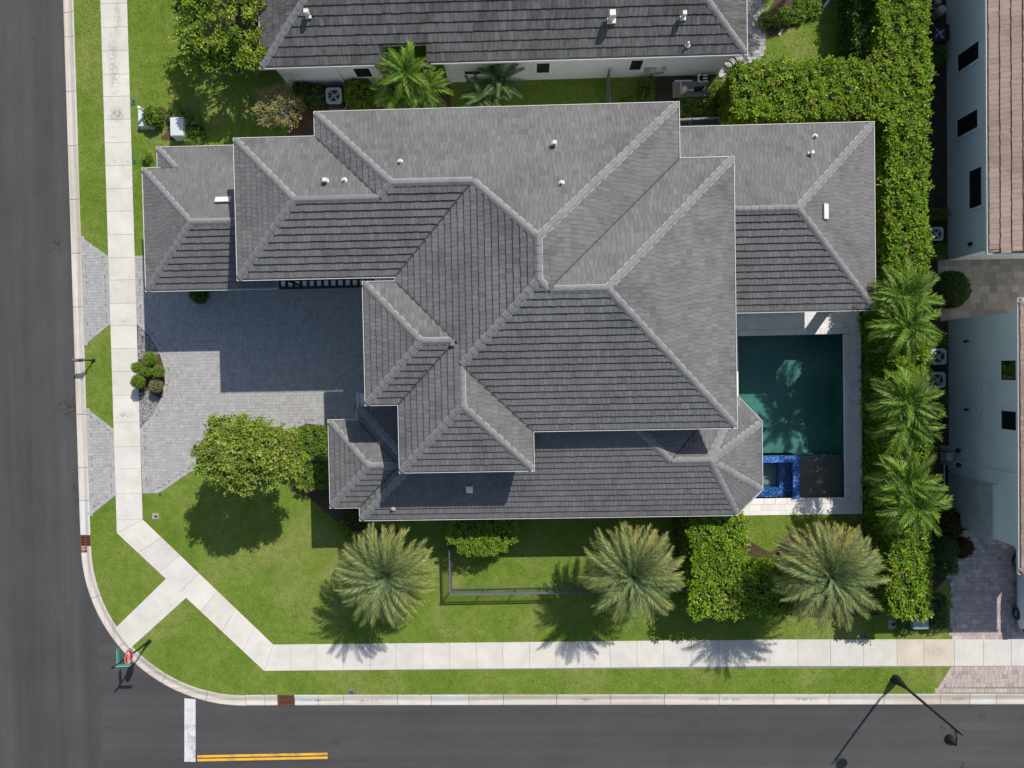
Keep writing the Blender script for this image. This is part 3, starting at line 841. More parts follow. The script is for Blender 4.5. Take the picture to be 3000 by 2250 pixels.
def cover_roof(roof, house, name, mat, bounds, exposure, width, tint, skip=None, limit=300, thick=0.060, rank=None, cap_mat='ridge', cap_tint=1.0):
    """deck, tiles, ridge caps and mortar for one roof"""
    xmin, ymin, xmax, ymax = bounds
    # deck below the tiles
    deck = MB()
    for ks, dom in roof.pieces:
        for k in ks:
            pg = [(xmin, ymin), (xmax, ymin), (xmax, ymax), (xmin, ymax)]
            for nx, ny, c in dom:
                pg = clip(pg, lambda p: c - nx * p[0] - ny * p[1])
                if len(pg) < 3: break
            for j in ks:
                if j != k and len(pg) >= 3:
                    pg = clip(pg, lambda p: roof.zplane(j, p[0], p[1]) - roof.zplane(k, p[0], p[1]))
            if len(pg) >= 3:
                deck.poly([(x, y, roof.zplane(k, x, y) - 0.02) for x, y in pg])
    body = deck.build(name, mat, house)
    # tiles, course by course
    quads, info = [], []
    for k, (nx, ny, c, z0, pitch) in roof.hp.items():
        ux, uy = -ny, nx
        cs = [(xmin, ymin), (xmax, ymin), (xmax, ymax), (xmin, ymax)]
        us = [ux * x + uy * y for x, y in cs]; vs = [c - nx * x - ny * y for x, y in cs]
        v = -4 * exposure if k == 'N_long' else 0.0
        r = 0
        while v < max(vs):
            u = min(us) - random.uniform(0, width)
            while u < max(us):
                du = random.uniform(0, .0)
                q = []
                jv = random.uniform(-.011, .011)
                for uu, vv in ((u + .0042, v + jv), (u + width - .0042, v + jv), (u + width - .0042, v + exposure), (u + .0042, v + exposure)):
                    dn = c - vv
                    q.append((ux * uu + nx * dn, uy * uu + ny * dn))
                quads.append(q); info.append((k, v)); u += width
            v += exposure; r += 1
    Qa = np.array(quads)
    cx, cy = Qa[:, :, 0].mean(1), Qa[:, :, 1].mean(1)
    PX = np.concatenate([Qa[:, :, 0] * .985 + cx[:, None] * .015, cx[:, None]], 1); PY = np.concatenate([Qa[:, :, 1] * .985 + cy[:, None] * .015, cy[:, None]], 1)
    Zq, Iq, keys = roof.eval(PX, PY)
    kid = np.array([keys.index(k) for k, _ in info])
    match = Iq == kid[:, None]
    cand = np.where(match[:, :4].any(1))[0]
    full, part = [], []
    for i in cand:
        k = info[i][0]; q = quads[i]
        if skip is not None and all(skip(x, y) for x, y in q): continue
        if match[i, :4].all():
            full.append(i); continue
        pg = list(q); dead = False
        others = set(Iq[i, :4][~match[i, :4]])
        for f in others:
            if f < 0:
                if not match[i, 4]: dead = True
                continue
            fk = keys[f]
            good = [j for j in range(4) if match[i, j]]
            s = sum(float(roof.zplane(k, PX[i, j], PY[i, j]) - roof.zplane(fk, PX[i, j], PY[i, j])) for j in good)
            sg = 1 if s > 0 else -1
            pg = clip(pg, lambda p: sg * float(roof.zplane(k, p[0], p[1]) - roof.zplane(fk, p[0], p[1])))
            if len(pg) < 3: dead = True; break
        if not dead and len(pg) >= 3: part.append((i, pg))
    def tinted(k, v):
        a = 1 + random.gauss(0, tint)
        a = min(max(a, 1 - 2.3 * tint), 1 + 2.5 * tint)
        w = random.uniform(-.012, .012)
        return (a * (1 + w), a, a * (1 - w))
    rest = MB()
    def lift(k, v, x, y):
        nx, ny, c, z0, p = roof.hp[k]
        t = ((c - nx * x - ny * y) - v) / exposure
        return thick * (1 - t) + 0.002
    def solid(mb, k, v, pg, col, jit):
        top = [(x, y, float(roof.zplane(k, x, y)) + lift(k, v, x, y) + jit) for x, y in pg]
        n = len(pg)
        low = [(x, y, z - 0.035) for x, y, z in top]
        mb.add(top + low, [tuple(range(n))] + [(n + i, n + (i + 1) % n, (i + 1) % n, i) for i in range(n)], col)
    if rank is None: rank = lambda x, y, z: -z
    full.sort(key=lambda i: rank(cx[i], cy[i], float(Zq[i, 4])))
    cache = {}
    for n_, i in enumerate(full):
        k, v = info[i]; q = quads[i]; jit = random.uniform(-.003, .004)
        if n_ < limit:
            key = (k, random.randrange(6))
            x, y = q[0]
            if key not in cache:
                mb = MB(); z = float(roof.zplane(k, x, y))
                top = [(a - x, b - y, float(roof.zplane(k, a, b)) - z + lift(k, v, a, b)) for a, b in q]
                low = [(a, b, c_ - .035) for a, b, c_ in top]
                mb.add(top + low, [(0, 1, 2, 3)] + [(4 + j, 4 + (j + 1) % 4, (j + 1) % 4, j) for j in range(4)], tinted(k, v))
                cache[key] = mb.mesh("tile")
            o = mesh_obj("tile", cache[key], mat, body)
            o.location = (x, y, float(roof.zplane(k, x, y)) + jit)
        else:
            solid(rest, k, v, q, tinted(k, v), jit)
    for i, pg in part:
        k, v = info[i]
        solid(rest, k, v, pg, tinted(k, v), random.uniform(-.003, .004))
    rest.build("further_tiles", mat, body, kind='stuff')
    # hips and ridges
    seen = set(); mortar = MB(); caps = []
    step = 0.36
    for ks, dom in roof.pieces:
        for a in range(len(ks)):
            for b in range(a + 1, len(ks)):
                ka, kb = ks[a], ks[b]
                A, B = roof.hp[ka], roof.hp[kb]
                # line where both planes are equally high
                gx = -A[4] * A[0] + B[4] * B[0]; gy = -A[4] * A[1] + B[4] * B[1]
                g0 = (A[3] + A[4] * A[2]) - (B[3] + B[4] * B[2])
                L2 = gx * gx + gy * gy
                if L2 < 1e-9: continue
                p0 = Vector((-gx * g0 / L2, -gy * g0 / L2)); d = Vector((-gy, gx)).normalized()
                sl = -A[4] * (A[0] * d.x + A[1] * d.y)
                if sl < 0: d = -d; sl = -sl
                ts = np.arange(-60, 60, .03)
                nrm = Vector((-d.y, d.x))
                mx = p0.x + d.x * ts; my = p0.y + d.y * ts
                okb = (mx > xmin - 1) & (mx < xmax + 1) & (my > ymin - 1) & (my < ymax + 1)
                ts = ts[okb]
                if not len(ts): continue
                def ids(off, along):
                    return roof.eval(p0.x + d.x * (ts + along) + nrm.x * off, p0.y + d.y * (ts + along) + nrm.y * off)[1]
                ia, ib = keys.index(ka), keys.index(kb)
                good = np.ones(len(ts), bool)
                l_, r_ = ids(.03, 0), ids(-.03, 0)
                good &= ((l_ == ia) & (r_ == ib)) | ((l_ == ib) & (r_ == ia))
                # planes must fall away on both sides (a hip or a ridge, not a valley)
                sgn = float(roof.zplane(ka, p0.x + nrm.x, p0.y + nrm.y) - roof.zplane(kb, p0.x + nrm.x, p0.y + nrm.y))
                edge_ = np.diff(np.concatenate([[0], good.astype(int), [0]]))
                runs = []
                for j0_, j1_ in zip(np.where(edge_ == 1)[0], np.where(edge_ == -1)[0]):
                    ta, tb2 = float(ts[j0_]), float(ts[j1_ - 1])
                    if tb2 - ta < .12: continue
                    nn = max(1, round((tb2 - ta) / step))
                    for j in range(nn): runs.append((ta + (tb2 - ta) * j / nn, ta + (tb2 - ta) * (j + 1) / nn))
                for t, t1 in runs:
                    q0 = p0 + d * t; q1 = p0 + d * t1
                    qm = (q0 + q1) / 2; key = (round(qm.x * 10), round(qm.y * 10))
                    if any((key[0] + dx_, key[1] + dy_) in seen for dx_ in (-1, 0, 1) for dy_ in (-1, 0, 1)): continue
                    if skip is not None and skip(q0.x, q0.y) and skip(q1.x, q1.y): continue
                    seen.add(key)
                    caps.append((ka, kb, q0, q1, nrm))
    # valleys: a dark strip where two slopes run together, standing in for crease shade
    val = MB(); kl = list(roof.hp)
    for a in range(len(kl)):
        for b in range(a + 1, len(kl)):
            A, B = roof.hp[kl[a]], roof.hp[kl[b]]
            gx = -A[4] * A[0] + B[4] * B[0]; gy = -A[4] * A[1] + B[4] * B[1]; g0 = (A[3] + A[4] * A[2]) - (B[3] + B[4] * B[2])
            L2 = gx * gx + gy * gy
            if L2 < 1e-9: continue
            p0 = Vector((-gx * g0 / L2, -gy * g0 / L2)); d = Vector((-gy, gx)).normalized(); nrm = Vector((-d.y, d.x))
            ts = np.arange(-60, 60, .05); mx = p0.x + d.x * ts; my = p0.y + d.y * ts
            okb = (mx > xmin) & (mx < xmax) & (my > ymin) & (my < ymax); ts = ts[okb]
            if len(ts) < 3: continue
            ia, ib = keys.index(kl[a]), keys.index(kl[b])
            l_ = roof.eval(p0.x + d.x * ts + nrm.x * .03, p0.y + d.y * ts + nrm.y * .03)[1]; r_ = roof.eval(p0.x + d.x * ts - nrm.x * .03, p0.y + d.y * ts - nrm.y * .03)[1]
            za = float(roof.zplane(kl[a], p0.x + nrm.x, p0.y + nrm.y) - roof.zplane(kl[b], p0.x + nrm.x, p0.y + nrm.y))
            hi, lo_ = (ia, ib) if za > 0 else (ib, ia)
            good = (l_ == hi) & (r_ == lo_)
            ed = np.diff(np.concatenate([[0], good.astype(int), [0]]))
            for j0_, j1_ in zip(np.where(ed == 1)[0], np.where(ed == -1)[0]):
                ta, tb2 = float(ts[j0_]), float(ts[j1_ - 1])
                if tb2 - ta < .3: continue
                q0, q1 = p0 + d * ta, p0 + d * tb2
                if skip is not None and skip(q0.x, q0.y) and skip(q1.x, q1.y): continue
                pts = []
                for q in (q0, q1):
                    for s in (-.032, 0, .032):
                        p = q + nrm * s; pts.append((p.x, p.y, float(max(roof.zplane(kl[a], p.x, p.y), roof.zplane(kl[b], p.x, p.y))) + .062))
                val.add(pts, [(0, 1, 4, 3), (1, 2, 5, 4)])
    if val.v: val.build("valley_shade", 'valley', body, kind='stuff')
    meshes = {}
    for ka, kb, q0, q1, nrm in caps:
        def zz(p): return float(min(roof.zplane(ka, p.x, p.y), roof.zplane(kb, p.x, p.y)))
        mk = (ka, kb, round((q1 - q0).length, 2), random.randrange(3))
        if mk not in meshes:
            mb = MB(); base = zz(q0)
            rows = []
            for q, ex in ((q0 - (q1 - q0) * .05, 0.022), (q1, 0.004)):
                row = []
                for s, lf in ((-.148, .044), (-.05, .062), (.05, .062), (.148, .044)):
                    p = q + nrm * s
                    row.append((p.x - q0.x, p.y - q0.y, zz(p) - base + lf + ex))
                rows.append(row)
            top = rows[0] + rows[1]; low = [(x, y, z - .055) for x, y, z in top]
            a = random.uniform(.92, 1.08) * cap_tint
            mb.add(top + low, [(0, 1, 5, 4), (1, 2, 6, 5), (2, 3, 7, 6), (8, 9, 1, 0), (9, 10, 2, 1), (10, 11, 3, 2), (0, 4, 12, 8), (11, 15, 7, 3), (4, 5, 13, 12), (5, 6, 14, 13), (6, 7, 15, 14)], (a, a, a))
            me = mb.mesh("ridge_tile")
            # make every face look outwards
            import bmesh
            bm = bmesh.new(); bm.from_mesh(me); bmesh.ops.recalc_face_normals(bm, faces=bm.faces); bm.to_mesh(me); bm.free()
            meshes[mk] = me
        o = mesh_obj("ridge_tile", meshes[mk], cap_mat, body)
        o.location = (q0.x, q0.y, zz(q0))
        pts = []
        for q in (q0, q1):
            for s, lf in ((-.176, .042), (-.06, .050), (.06, .050), (.176, .042)):
                p = q + nrm * s; pts.append((p.x, p.y, zz(p) + lf))
        mortar.add(pts, [(0, 1, 5, 4), (1, 2, 6, 5), (2, 3, 7, 6)])
    if mortar.v: mortar.build("ridge_mortar", 'mortar', body, kind='stuff')
    return body

def eaves(poly, z, house, skip_edges=(), soffit=0.6, mat='white_trim', depth=0.0):
    """white box gutter along every eave, fascia and soffit behind it"""
    r0, r1, r2 = poly, offset_poly(poly, 0.022), offset_poly(poly, 0.12)
    r3 = offset_poly(poly, soffit + .05)
    n = len(poly)
    for i in range(n):
        if i in skip_edges: continue
        j = (i + 1) % n; m = MB()
        a0, b0, a1, b1, a2, b2 = r0[i], r0[j], r1[i], r1[j], r2[i], r2[j]
        zt, zb = z + 0.02, z - 0.12
        P = lambda p, zz: (p[0], p[1], zz)
        m.poly([P(a0, zb), P(b0, zb), P(b0, zt), P(a0, zt)])
        m.poly([P(a0, zt), P(b0, zt), P(b1, zt), P(a1, zt)])
        m.poly([P(b1, zt - .11), P(a1, zt - .11), P(a1, zt), P(b1, zt)][::-1])
        m.poly([P(a1, zt - .11), P(b1, zt - .11), P(b2, zt - .11), P(a2, zt - .11)])
        m.poly([P(a0, zb), P(b0, zb), P(b2, zb), P(a2, zb)][::-1])
        m.build("gutter", mat, house)
        m = MB()
        m.poly([P(a2, zb - .08), P(b2, zb - .08), P(b2, zt + .02), P(a2, zt + .02)])
        m.build("fascia", mat, house)
    tri = [Vector((x, y, 0)) for x, y in r2]
    if soffit:
        m = MB()
        for i in range(n):
            j = (i + 1) % n
            m.poly([(*r3[i], z - .19), (*r3[j], z - .19), (*r2[j], z - .19), (*r2[i], z - .19)])
        m.build("soffit", mat, house)
def walls(poly, z0, z1, house, mat, name="wall"):
    m = MB(); m.prism(poly, z0, z1, top=False); return m.build(name, mat, house)

def window_on(house, axis, plane, u0, u1, z0, z1, out, trim_mat='white_trim', mullions=1, tw=0.13):
    """window in a wall lying on axis = plane; out is the outward sign"""
    def bx(mb, ua, ub, za, zb, d0, d1):
        a, b = plane + out * d0, plane + out * d1
        lo, hi = min(a, b), max(a, b)
        if axis == 'y': mb.box(ua, lo, za, ub, hi, zb)
        else: mb.box(lo, ua, za, hi, ub, zb)
    m = MB()
    for ua, ub, za, zb in ((u0 - tw, u0, z0 - tw, z1 + tw), (u1, u1 + tw, z0 - tw, z1 + tw), (u0, u1, z0 - tw, z0), (u0, u1, z1, z1 + tw)):
        bx(m, ua, ub, za, zb, 0.0, 0.055)
    w = m.build("window", trim_mat, house)
    m = MB(); bx(m, u0, u1, z0, z1, 0.0, 0.012); m.build("pane", 'glass', w)
    m = MB()
    for k in range(mullions + 2):
        uu = u0 + (u1 - u0) * k / (mullions + 1)
        bx(m, max(u0, uu - .03), min(u1, uu + .03), z0, z1, 0.012, 0.035)
    bx(m, u0, u1, z0, z0 + .04, 0.012, 0.033); bx(m, u0, u1, z1 - .04, z1, 0.012, 0.033)
    m.build("frame", 'bronze', w)

# ================================================================== THE GREY-ROOFED HOUSE
house = empty("house", (-2, 3, 0), "large white house with grey hipped tile roofs on the corner lot", "house")
ZU, ZL = 7.0, 3.9
UP = [(-13.5, 4.35), (-6.1, 4.35), (-6.1, 4.21), (-7.63, 4.21), (-7.63, -1.6), (-6.1, -1.6), (-6.1, -4.78), (0.24, -4.78), (0.24, -2.95), (9.64, -2.95), (9.64, 9.55), (7.18, 9.55), (7.18, 12.11), (-9.7, 12.11), (-9.7, 10.99), (-13.5, 10.99)]
up_tiles = offset_poly(UP, 0.085)
up_wall = offset_poly(UP, 0.6)
walls(up_wall, 0.0, ZU - 0.15, house, 'stucco', "upper_wall")
eaves(UP, ZU, house)
ru = Roof(0.5)
ru.rect_pieces(up_tiles, ZU + 0.03)
cover_roof(ru, house, "upper_roof", 'roof_tile', (-13.6, -4.9, 9.7, 12.2), 0.305, 0.205, 0.07)
under = offset_poly(UP, 0.75)
def under_upper(x, y): return inside(under, x, y)

# garage wing on the street side
GW = [(-19.51, 4.30), (-12.64, 4.30), (-12.64, 10.63), (-19.51, 10.63)]
rg = Roof(0.5); zg = ZL + .03
rg.plane('W', -1, 0, 19.42, zg); rg.plane('S', 0, -1, -4.39, zg); rg.plane('N_long', 0, 1, 10.54, zg)
rg.plane('W_low', -1, 0, 18.96, zg - 0.62)
rg.piece(['W', 'S', 'N_long'], [(-1, 0, 19.42), (0, -1, -4.39), (0, 1, 10.54), (1, 0, -12.75)])
rg.piece(['W_low', 'N_long'], [(-1, 0, 18.96), (0, 1, 11.78), (0, -1, -9.8), (1, 0, -12.75)])
cover_roof(rg, house, "garage_roof", 'roof_tile', (-19.6, 4.2, -12.6, 11.9), 0.305, 0.205, 0.055, skip=under_upper, limit=0)
eaves(GW, ZL, house, skip_edges=(1, 2), soffit=0.0)
eaves([(-19.51, 8.0), (-18.5, 8.0), (-18.5, 10.63), (-19.51, 10.63)], ZL, house, skip_edges=(0, 1, 3), soffit=0.0)
m = MB(); m.poly([(-19.4, 4.42, ZL - .19), (-12.7, 4.42, ZL - .19), (-12.7, 5.0, ZL - .19), (-19.4, 5.0, ZL - .19)][::-1]); m.poly([(-19.4, 5.0, ZL - .19), (-18.8, 5.0, ZL - .19), (-18.8, 10.5, ZL - .19), (-19.4, 10.5, ZL - .19)][::-1]); m.build('soffit', 'white_trim', house)
eaves([(-19.04, 9.6), (-12.64, 9.6), (-12.64, 11.87), (-19.04, 11.87)], ZL - 0.62, house, skip_edges=(0, 1), soffit=0.0)
walls([(-18.9, 4.95), (-12.6, 4.95), (-12.6, 11.2), (-18.9, 11.2)], 0, ZL - .7, house, 'stucco', "garage_wall")
walls([(-18.9, 4.95), (-12.6, 4.95), (-12.6, 10.1), (-18.9, 10.1)], ZL - .7, ZL - .1, house, 'stucco', "garage_wall")

# lower roofs along the south front with the eight-sided end bay
rs = Roof(0.5); zs = ZL + .03
for k, nx, ny, c in (('S', 0, -1, 7.56), ('W', -1, 0, 8.68), ('N1', 0, 1, -1.79), ('E1', 1, 0, 9.80), ('W2', -1, 0, 10.19), ('N2', 0, 1, -2.5), ('S2', 0, -1, 6.89), ('W3', -1, 0, 6.0), ('N3', 0, 1, 3.0), ('EO', 1, 0, 11.70), ('NO', 0, 1, -1.68)):
    rs.plane(k, nx, ny, c, zs)
q2 = math.sqrt(.5)
rs.plane('SE', q2, -q2, 12.74, zs, 0.448); rs.plane('NE', .753, .659, 6.87, zs, 0.440)
D = lambda *ks: [rs.hp[k][:3] for k in ks]
rs.piece(['S', 'W', 'N1', 'E1'], D('S', 'W', 'N1', 'E1'))
rs.piece(['S', 'W3', 'N3', 'E1'], D('S', 'W3', 'N3', 'E1'))
rs.piece(['S2', 'W2', 'N2'], D('S2', 'W2', 'N2') + [(1, 0, -5.0)])
rs.piece(['S', 'EO', 'SE', 'NE', 'NO'], D('S', 'EO', 'SE', 'NE', 'NO') + [(-1, 0, -4.0)])
cover_roof(rs, house, "south_roof", 'roof_tile', (-10.3, -7.7, 11.9, 3.2), 0.298, 0.205, 0.06, skip=under_upper, limit=0)
LS = [(-10.28, -6.98), (-8.77, -6.98), (-8.77, -7.65), (10.5, -7.65), (11.79, -6.35), (11.79, -2.85), (10.57, -1.56), (5.0, -1.56), (5.0, -1.0), (-8.77, -1.0), (-8.77, -2.41), (-10.28, -2.41)]
eaves(LS, ZL, house, skip_edges=(7, 8), soffit=0.5)
walls(offset_poly(LS, 0.5), 0, ZL - .12, house, 'stucco', "lower_wall")

# rear lanai roof beside the pool
rl = Roof(0.5)
rl.plane('N', 0, 1, 11.91, ZL + .03); rl.plane('E', 1, 0, 17.42, ZL + .03); rl.plane('S', 0, -1, -2.68, ZL + .03)
rl.piece(['N', 'E', 'S'], [(0, 1, 11.91), (1, 0, 17.42), (0, -1, -2.68), (-1, 0, -6.7)])
cover_roof(rl, house, "rear_roof", 'roof_tile', (6.6, 2.5, 17.6, 12.1), 0.312, 0.205, 0.06, skip=under_upper, limit=0)
LR = [(6.7, 2.58), (17.51, 2.58), (17.51, 12.0), (6.7, 12.0)]
eaves(LR, ZL, house, skip_edges=(3,), soffit=0.0)
m = MB(); m.poly([(6.7, 2.72, ZL - .2), (17.38, 2.72, ZL - .2), (17.38, 11.88, ZL - .2), (6.7, 11.88, ZL - .2)][::-1]); m.build("lanai_ceiling", 'white_trim', house)
walls([(7.0, 6.4), (17.0, 6.4), (17.0, 11.5), (7.0, 11.5)], 0, ZL - .2, house, 'stucco', "rear_wall")
for cx, cy in ((16.75, 3.2), (12.4, 3.2)):
    m = MB(); m.bevel_box(cx - .22, cy - .22, Z_SLAB, cx + .22, cy + .22, ZL - .2, .01); m.bevel_box(cx - .28, cy - .28, Z_SLAB, cx + .28, cy + .28, .35, .02); m.build("column", 'stucco', house)

# dark rafters over the garage doors, beside the eave
RX0, RX1 = (-12.91, 4.81)[0], (-8.50, 4.71)[0] + .5
m = MB(); yb0 = (-11.09, 4.46)[1]
m.box(RX0, yb0 - .05, 2.86, RX1, yb0 + .05, 3.04); m.box(RX0, 4.82, 2.86, RX1, 4.94, 3.04)
tr = m.build("trellis_beam", 'bronze', house)
nr = 14
for i in range(nr):
    x = RX0 + (RX1 - RX0) * i / (nr - 1)
    m = MB(); m.box(x - .06, yb0 + .05, 2.87, x + .06, 4.82, 3.03); m.build("rafter", 'bronze', tr)
# doors and windows under the eaves
m = MB(); m.box(-12.3, 4.93, .12, -8.4, 4.97, 2.6); gd = m.build("garage_door", 'white_board', house)
for i in range(4):
    m = MB(); m.box(-12.25, 4.905, .16 + i * .61, -8.45, 4.928, .73 + i * .61); m.build("panel", 'white_board', gd)
window_on(house, 'x', -18.9, 6.0, 7.6, 1.0, 2.4, -1)
for a, b in ((-4.5, -2.5), (3.0, 5.0), (6.5, 8.5)):
    window_on(house, 'y', -7.15, a, b, 0.9, 2.5, -1)
window_on(house, 'x', -7.03, 0.2, 2.2, 4.6, 6.0, -1)
window_on(house, 'x', 9.04, 4.0, 6.5, 4.9, 6.2, 1)
window_on(house, 'y', 11.51, -4.0, -2.0, 4.6, 6.0, 1)

# vents and flat caps on the roofs
def roof_z(r, x, y): return float(r.eval(np.array([x]), np.array([y]))[0][0])
def goose(r, x, y, h, w, parent):
    z = roof_z(r, x, y); m = MB()
    m.box(x - w * .9, y - w * .9, z - .05, x + w * .9, y + w * .9, z + .05)
    m.tube([(x, y, z), (x, y, z + h)], [w * .62, w * .62], 10)
    m.hexa([(x - w * .75, y - w * .7, z + h - .03), (x + w * .75, y - w * .7, z + h - .03), (x + w * .75, y + w, z + h - .03), (x - w * .75, y + w, z + h - .03), (x - w * .6, y - w * .55, z + h + w), (x + w * .6, y - w * .55, z + h + w), (x + w * .6, y + w * .6, z + h + w), (x - w * .6, y + w * .6, z + h + w)])
    m.build("hooded_vent", 'vent_cream', parent)
def pipe(r, x, y, parent, h=.22):
    z = roof_z(r, x, y); m = MB()
    m.lathe([(.15, -.12), (.15, .035), (.085, .06), (.055, .10), (.05, h), (.03, h)], (x, y, z), 12)
    m.build("vent_pipe", 'lead', parent)
def flat_vent(r, x, y, lx, ly, parent):
    m = MB(); z00 = [roof_z(r, x + a * lx / 2, y + b * ly / 2) for a, b in ((-1, -1), (1, -1), (1, 1), (-1, 1))]
    p = [(x + a * lx / 2, y + b * ly / 2, z00[i] + .02) for i, (a, b) in enumerate(((-1, -1), (1, -1), (1, 1), (-1, 1)))]
    t = [(x + a * (lx / 2 - .03), y + b * (ly / 2 - .03), z00[i] + .16) for i, (a, b) in enumerate(((-1, -1), (1, -1), (1, 1), (-1, 1)))]
    m.hexa(p + t); m.build("flat_vent", 'vent_cream', parent)
for args in (((-8.84, 8.53), 'g', .24, .13), ((-8.04, 8.55), 'p'), ((-5.48, 9.24), 'p'), ((1.37, 9.96), 'g', .26, .13), ((1.61, 7.96), 'p')):
    if args[1] == 'g': goose(ru, *args[0], args[2], args[3], house)
    else: pipe(ru, *args[0], house)
pipe(rl, *(14.40, 11.18), house); goose(rl, *(13.97, 10.20), .24, .12, house)
flat_vent(rl, *(14.39, 7.24), .33, .78, house)
flat_vent(rg, *(-14.93, 8.66), .78, .33, house)
flat_vent(rs, *(-3.01, -5.97), .36, .40, house); pipe(rs, *(-6.95, -6.93), house)

# ================================================================== NEIGHBOUR AT THE TOP
north = empty("neighbour_house", (-1, 20, 0), "white house with weathered dark grey tile roof at the top edge", "house")
YT, ZT = 15.62, 3.5
TPOLY = [(-13.44, YT), (-7.25, YT), (-7.25, 16.62), (-4.65, 16.62), (-4.65, YT), (11.40, YT), (11.40, 31), (-13.44, 31)]
rt = Roof(0.5)
rt.plane('S', 0, -1, -YT - .09, ZT + .03); rt.plane('W', -1, 0, 13.35, ZT + .03); rt.plane('E', 1, 0, 11.31, ZT + .03); rt.plane('N', 0, 1, 30.9, ZT + .03)
rt.piece(['S', 'W', 'E', 'N'], [rt.hp[k][:3] for k in 'SWEN'])
notch = [(-7.16, 15.0), (-4.74, 15.0), (-4.74, 16.52), (-7.16, 16.52)]
def t_skip(x, y): return y > 23.5 or (-7.17 < x < -4.73 and y < 16.6)
# the deck is cut round the recess by splitting the piece in domains
rt.pieces = []
dS = [rt.hp[k][:3] for k in 'SWEN']
rt.piece(['S', 'W', 'E', 'N'], dS + [(1, 0, -7.16)]); rt.piece(['S', 'W', 'E', 'N'], dS + [(-1, 0, 4.74)]); rt.piece(['S', 'W', 'E', 'N'], dS + [(0, -1, -16.52)])
cover_roof(rt, north, "roof", 'old_tile', (-13.5, 15.5, 11.5, 31.2), 0.402, 0.24, 0.12, skip=t_skip, limit=300, rank=lambda x, y, z: y, thick=0.050)
eaves(TPOLY, ZT, north, soffit=0.4)
walls([(-13.01, 16.05), (-7.6, 16.05), (-7.6, 18.4), (-4.12, 18.4), (-4.12, 16.05), (10.8, 16.05), (10.8, 30), (-13.01, 30)], 0, ZT - .12, north, 'stucco')
for (xa, za), (xb_, zb) in (((-8.94, 2.33), (-8.10, 1.24)), ((0.78, 2.32), (1.45, 1.11)), ((5.75, 2.35), (6.36, 1.15))):
    window_on(north, 'y', 16.05, min(xa, xb_), max(xa, xb_), min(za, zb), max(za, zb), -1, tw=.15, mullions=0)
window_on(north, 'y', 18.4, -6.9, -4.9, .4, 2.6, -1, tw=.1)
for x in (-12.2, -9.9, -4.05):                                   # downpipes
    m = MB(); m.box(x, 15.96, .1, x + .1, 16.045, ZT - .2); m.build("downpipe", 'white_trim', north)
for (x, y), h, w in (((-10.56, 17.74), .34, .16), ((4.46, 17.24), .44, .24), ((7.99, 17.22), .36, .16)):
    goose(rt, x, y, h, w, north)
pipe(rt, *(8.33, 16.11), north, .3)
window_on(north, 'y', 16.05, -3.1, -1.2, 1.2, 1.6, -1, tw=.1)

# ================================================================== NEIGHBOURS ON THE RIGHT
def right_house(label, y0, y1, zt, xe, ye0, ye1, gable):
    h = empty("neighbour_house", (26, (y0 + y1) / 2, 0), label, "house")
    walls([(23.3, y0), (29.0, y0), (29.0, y1), (23.3, y1)], 0, zt - .12, h, 'stucco_blue')
    r = Roof(0.42)
    r.plane('W', -1, 0, -xe - .09, zt + .03)
    if gable:
        r.plane('E', 1, 0, 46, zt + .03)
        r.piece(['W', 'E'], [(-1, 0, -xe - .09), (0, -1, -ye0 - .09), (0, 1, ye1), (1, 0, 36)])
    else:
        r.plane('N', 0, 1, ye1 - .09, zt + .03); r.plane('S', 0, -1, -ye0 - .09, zt + .03); r.plane('E', 1, 0, 46, zt + .03)
        r.piece(['W', 'N', 'S', 'E'], [(-1, 0, -xe - .09), (0, -1, -ye0 - .09), (0, 1, ye1 - .09), (1, 0, 36)])
    cover_roof(r, h, "roof", 'tan_tile', (xe, ye0, 29.7, ye1), 0.43, 0.25, 0.07, limit=300, rank=lambda x, y, z: x + .3 * abs(y - 4), thick=0.045, cap_mat='tan_tile', skip=lambda x, y: x > 29.6)
    eaves([(xe, ye0), (29.7, ye0), (29.7, ye1), (xe, ye1)], zt, h, skip_edges=(1,), soffit=0.5)
    return h, r
h1, r1 = right_house("pale blue house with tan tile roof in the upper right corner", 5.54, 28.0, 4.4, 22.68, 5.2, 28.4, True)
for (ya_, za), (yb2, zb) in (((15.38, 1.17), (16.26, 2.93)), ((11.94, 1.08), (12.85, 2.81)), ((8.76, 2.20), (10.00, 3.09))):
    if za > 2: ya_, yb2, za, zb = 7.9, 9.85, 2.1, 3.1
    window_on(h1, 'x', 23.3, min(ya_, yb2), max(ya_, yb2), za, zb, -1, 'stucco_blue', mullions=1)
h2, r2 = right_house("taller pale blue house with tan tile roof at the right edge", -9.0, 2.25, 6.8, 22.52, -9.95, 2.82, False)
window_on(h2, 'x', 23.3, -1.0, -0.05, 4.55, 5.75, -1, 'stucco_blue', mullions=0)
window_on(h2, 'x', 23.3, -3.4, -2.5, 4.55, 5.75, -1, 'stucco_blue', mullions=0)
m = MB(); m.box(23.2, -5.62, .1, 23.295, -5.5, 6.6); m.build("downpipe", 'stucco_blue', h2)
m = MB(); m.box(23.14, -8.98, 4.05, 23.296, -6.25, 4.22); m.build("ledge", 'stucco_blue', h2)
yy = -8.98                                                       # stone facing, slab by slab
row = 0; zc = .1
while zc < 4.0:
    hgt = random.choice([.3, .45, .45]); hgt = min(hgt, 4.05 - zc)
    y = -8.98
    while y < -6.26:
        w = min(random.choice([.45, .6, .9]), -6.25 - y)
        a = random.uniform(.9, 1.06); m = MB()
        m.box(23.235, y + .006, zc + .006, 23.298, y + w - .006, zc + hgt - .006, (a, a, a)); m.build("stone_slab", 'stone_clad', h2)
        y += w
    zc += hgt
